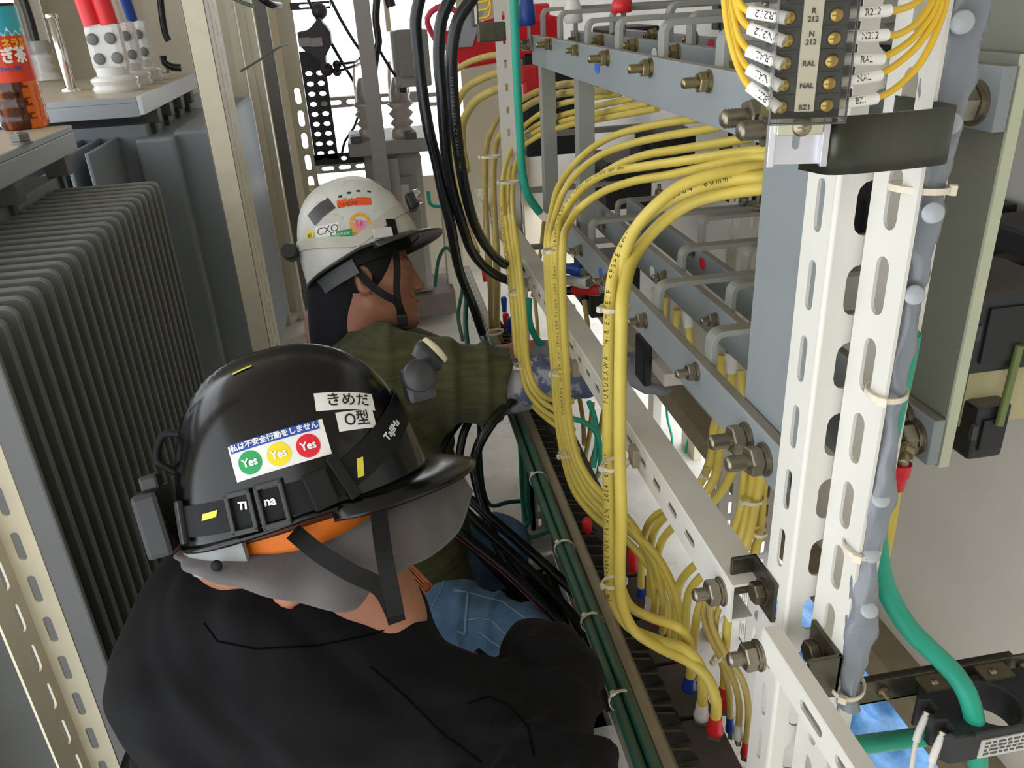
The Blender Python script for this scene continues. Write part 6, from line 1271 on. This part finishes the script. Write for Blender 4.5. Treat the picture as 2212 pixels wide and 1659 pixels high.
ell_band(F2h, .118, .092, -.025, .032, 100, 200, M('grey_pad2', '#5d6062', .6, var=.03), 'nape_pad', H2, .012, .005)
ell_band(F2h, .108, .088, -.012, .03, -10, 190, strapm, 'sweat_band', H2, .0)
strap_px([(768, 580, 1.67), (800, 615, 1.665), (835, 640, 1.668), (855, 650, 1.675), (866, 672, 1.69), (868, 688, 1.70)], .016, strapm, 'chin_strap', H2); strap_px([(854, 540, 1.69), (858, 580, 1.675), (857, 625, 1.672), (862, 660, 1.68), (868, 690, 1.70)], .014, strapm, 'chin_strap', H2)
MB().box(PD(869, 690, 1.69), (.022, .018, .026), None, .004).build('strap_buckle', blackp, H2)
W2 = thing('person', 'far worker in olive shirt and blue jeans, in profile, reaching right into the cables', 'person', (-.05, 1.5, 0))
N2 = nb(PD(738, 700, 1.80)); s2 = nb(PD(838, 800, 1.70)); e2_ = nb(PD(1085, 834, 1.72)); w2 = nb(PD(1318, 796, 1.68)); s2L = nb(PD(772, 730, 1.98)); e2L = nb(PD(960, 800, 2.02)); w2L = nb(PD(1160, 760, 1.9))
ch2 = nb(PD(800, 880, 1.80)); be2 = nb(PD(850, 1085, 1.78)); hp2 = nb(PD(880, 1265, 1.76)); 
def body2(p):
    d = head_sdf(F2.loc(p)); d = smin(d, d_cone(p, nb(F2.w(-.03, -.075, 0)), N2, .058, .066), .035)
    d = smin(d, chain(p, [N2, ch2, be2, hp2], [.07, .12, .11, .12], .05), .05)
    for a, b, c in ((s2, e2_, w2), (s2L, e2L, w2L)): d = smin(d, chain(p, [a, b, c], [.055, .042, .03], .02), .03)
    return d
o2, v2_, f2_ = sdf_mesh('body', body2, np.minimum(hp2 - .16, nb(F2.o) - .16), np.maximum(nb(F2.o) + .16, w2 + .06) + nb((.0, .3, 0)), .0058, skin, W2, 1)
bB2 = bvh_of(v2_, f2_)
for px, py, w_, h_, a_, nm in ((886, 567, 15, 3, -12, 'eye'), (888, 548, 20, 5, 8, 'eyebrow'), (889, 640, 13, 2.5, -4, 'mouth_line')):
    p, f = grid_patch(w_ * pm2, h_ * pm2, 6, 3); h_, n = hitpx(bB2, px, py); u = (cR * math.cos(math.radians(a_)) - cD * math.sin(math.radians(a_))); u = (u - n * u.dot(n)).normalized(); MB().add(wrap(bB2, h_, u, n.cross(u), p, .0006, .03), f, True).build(nm, hair if nm != 'mouth_line' else M('lip_dark', '#6b3a30', .5), o2)
# dark cap/hair under the helmet
sdf_mesh('under_cap', lambda p: np.maximum(d_ell(F2.loc(p), (-.014, .025, 0), (.106, .096, .082)), np.maximum(F2.loc(p)[:, 0] - .052 - .55 * (F2.loc(p)[:, 1] - .02), -.046 - .35 * F2.loc(p)[:, 0] - F2.loc(p)[:, 1])), nb(F2.o) - .15, nb(F2.o) + .15, .005, M('black_cloth', '#121114', .8), W2, 1)
nk = nb(F2.w(-.052, -.105, 0)); sdf_mesh('neck_guard', lambda p: np.maximum(smin(d_cone(p, nb(F2.w(-.085, -.02, 0)), nb(F2.w(-.10, -.135, .0)), .05, .042), d_cone(p, nb(F2.w(-.05, .0, 0)), nb(F2.w(-.075, -.10, 0)), .07, .055), .02), F2.loc(p)[:, 0] + .035), nk - .16, nk + .16, .006, M('navy_cloth', '#17161f', .85), W2, 1)
shirt_m = M('olive_shirt', '#4a4b2e', .85, var=.24, scale=18, bump=.25, bscale=900, stretch=(.35, .35, 6.), sheen=.1)
def shirt2(p):
    d = chain(p, [N2 + nb((0, 0, -.07)), ch2, be2, hp2], [.085, .148, .145, .15], .06); d = smin(d, d_cone(p, s2, s2L, .078, .075), .07)
    ax = e2_ - s2; ax = ax / np.linalg.norm(ax); cut = e2_ + ax * .008
    a = d_cone(p, s2, e2_ + ax * .05, .085, .082) - folds(p, s2, e2_, 2.6, .011, 1.3, .5); a = np.maximum(a, (p - cut) @ ax + .05 * (p[:, 2] - cut[2])); a = np.maximum(a, -d_cone(p, e2_ - ax * .05, e2_ + ax * .1, .066, .068)); d = smin(d, a, .045)
    axl = e2L - s2L; axl = axl / np.linalg.norm(axl); b = np.maximum(d_cone(p, s2L, e2L + axl * .05, .08, .075), (p - e2L) @ axl); d = smin(d, b, .04)
    d = np.maximum(d, -d_cone(p, nb(F2.w(-.03, -.075, 0)), N2, .066, .07))
    return d + wr(p, 17, .0055, 2.) + wr(p, 36, .002, 1.)
sdf_mesh('shirt', shirt2, np.minimum(hp2, N2) + nb((-.22, -.24, -.10)), np.maximum(N2, e2_) + nb((.14, .40, .12)), .0058, shirt_m, W2, 2)
camo = M('camo_sleeve', '#b4b4be', .8, var=.0, scale=13, col2='#626c8a', bump=.1); 
for m_ in (camo,):
    r_ = [n for n in m_.node_tree.nodes if n.type == 'MAP_RANGE'][0]; r_.inputs[1].default_value = .47; r_.inputs[2].default_value = .52
def sleeve2(p):
    d = chain(p, [e2_ - .25 * (e2_ - s2), e2_, w2], [.062, .056, .043], .03) - folds(p, e2_, w2, 3., .006, 1.5, 1.)
    return d + wr(p, 22, .004, 4.)
sdf_mesh('arm_cover', sleeve2, np.minimum(e2_, w2) - .16, np.maximum(e2_, w2) + .12, .0055, camo, W2, 1)
gl = M('grey_glove', '#8f9096', .75, var=.06); fd = V(w2 - e2_).normalized(); gd = (fd + V((.25, .1, -.1))).normalized(); gb = (V((0, -.3, 1)) - gd * V((0, -.3, 1)).dot(gd)).normalized()
glove('work_glove', Fr(V(w2) + fd * .02, (gd, gb, gd.cross(gb))), gl, W2, .55)
fd = V(w2L - e2L).normalized(); glove('work_glove', Fr(V(w2L), (fd, (V((0, 0, 1)) - fd * fd.z).normalized(), fd.cross((V((0, 0, 1)) - fd * fd.z).normalized()))), gl, W2, .55)
jean = M('blue_denim', '#5f84aa', .85, var=.16, scale=24, bump=.25, bscale=1600, sheen=.1)
kR = nb(PD(1118, 1392, 1.62)); kL = nb(PD(1066, 1192, 1.90)); aR = nb(PD(985, 1475, 1.80)); aL = nb(PD(960, 1290, 2.05))
def jeans2(p):
    d = d_ell(p, hp2 + nb((0, .02, -.02)), (.16, .18, .13)); h1 = hp2 + nb((.02, -.09, -.03)); h2 = hp2 + nb((.03, .10, -.02))
    a = d_cone(p, h1, kR, .108, .078) - folds(p, h1, kR, 2.6, .010, 1.8, .7); a = smin(a, d_cone(p, kR, aR, .07, .055), .03)
    b = d_cone(p, h2, kL, .10, .085) - folds(p, h2, kL, 2.2, .008, 1.4, 2.); b = smin(b, d_cone(p, kL, aL, .07, .055), .03)
    return smin(smin(d, a, .04), b, .04) + wr(p, 19, .004, 5.) + wr(p, 40, .0015, 2.)
lo = np.minimum.reduce([hp2, kR, kL, aR, aL]) - .2; hi = np.maximum.reduce([hp2, kR, kL, aR, aL]) + .2
oj, vJ, fJ = sdf_mesh('jeans', jeans2, lo, hi, .0062, jean, W2, 2); bJ = bvh_of(vJ, fJ)
stitch = M('denim_stitch', '#8aa5c4', .8, var=.1)
for q, w_ in (([(968, 1222), (955, 1270), (930, 1320), (880, 1345)], .0012), ([(982, 1275), (1010, 1280), (1004, 1370), (985, 1362)], .0028), ([(1010, 1280), (1085, 1300), (1135, 1335), (1130, 1370)], .0018), ([(1035, 1365), (1060, 1385), (1100, 1410)], .0032), ([(1010, 1340), (1035, 1335), (1062, 1340), (1090, 1368), (1125, 1385)], .0022), ([(950, 1205), (985, 1222), (1040, 1212)], .0012)):
    pts = []
    for a_, b_ in zip(q, q[1:]):
        for k in range(8): h, n = hitpx(bJ, a_[0] + (b_[0] - a_[0]) * k / 8, a_[1] + (b_[1] - a_[1]) * k / 8); pts.append(h + n * .0006) if h else None
    if len(pts) > 3: MB().tube(smooth_path(pts, .01), w_, 6).build('pocket_seam', stitch, oj)
for k_, a_ in ((kR, aR), (kL, aL)):
    b = a_ + nb((-.05, 0, -.02)); sdf_mesh('shoe', lambda p, b=b: smin(d_ell(p, b, (.12, .048, .045)), d_ell(p, b + nb((.07, 0, .02)), (.05, .045, .05)), .03), b - .17, b + .17, .009, strapm, W2, 1)
# stripped copper cable end near the chin strap
cc = thing('power_cable', 'stripped black cable end with bare copper strands beside the near worker chin', 'cable', PD(900, 1255, 1.05)); a = PD(922, 1270, 1.02); b = PD(886, 1232, 1.06); dd = (a - b).normalized(); q = dd.orthogonal().normalized(); q2 = dd.cross(q)
MB().tube([b - dd * .12, b - dd * .05, b], .0095, 14).build('insulation', navy, cc); mb = MB()
for k in range(12):
    an_ = 2 * math.pi * k / 12; r_ = .0065; c = (q * math.cos(an_) + q2 * math.sin(an_)) * r_; mb.tube([b + c - dd * .005, a + c], .0018, 6)
mb.tube([b, a - dd * .001], .006, 10); mb.build('copper_strands', M('copper', '#b06a44', .35, .9, var=.1), cc)

a = PX(1440, 745, .52); b = PX(1490, 830, .52); wb = thing('junction_box', 'white box under the lower busbar, right of the far worker grey glove', 'box', (.52, b.y, b.z))
MB().box2((.47, b.y, b.z), (.55, a.y, a.z), .004).build('housing', whitep, wb); MB().box2((.455, a.y - .06, b.z - .03), (.47, a.y, b.z + .06), .003).build('end_block', blackp, wb)
# ================= camera and light
cam = bpy.data.cameras.new('camera'); co = bpy.data.objects.new('camera', cam); C.objects.link(co)
cam.sensor_width = 36; cam.lens = FPX / 2212 * 36; cam.clip_start = .02; cam.clip_end = 200
r = Matrix([[RW[0][0], -RW[0][1], -RW[0][2], 0], [RW[1][0], -RW[1][1], -RW[1][2], 0], [RW[2][0], -RW[2][1], -RW[2][2], H], [0, 0, 0, 1]])
co.matrix_world = r; bpy.context.scene.camera = co
sc = bpy.context.scene
w = bpy.data.worlds.new('overcast_sky'); sc.world = w; w.use_nodes = True
bg = w.node_tree.nodes['Background']; bg.inputs[0].default_value = (.93, .97, 1., 1); bg.inputs[1].default_value = 1.6
sc.view_settings.view_transform = 'Standard'; sc.view_settings.look = 'None'; sc.view_settings.exposure = .82; sc.view_settings.gamma = 1; sc.view_settings.use_curve_mapping = False
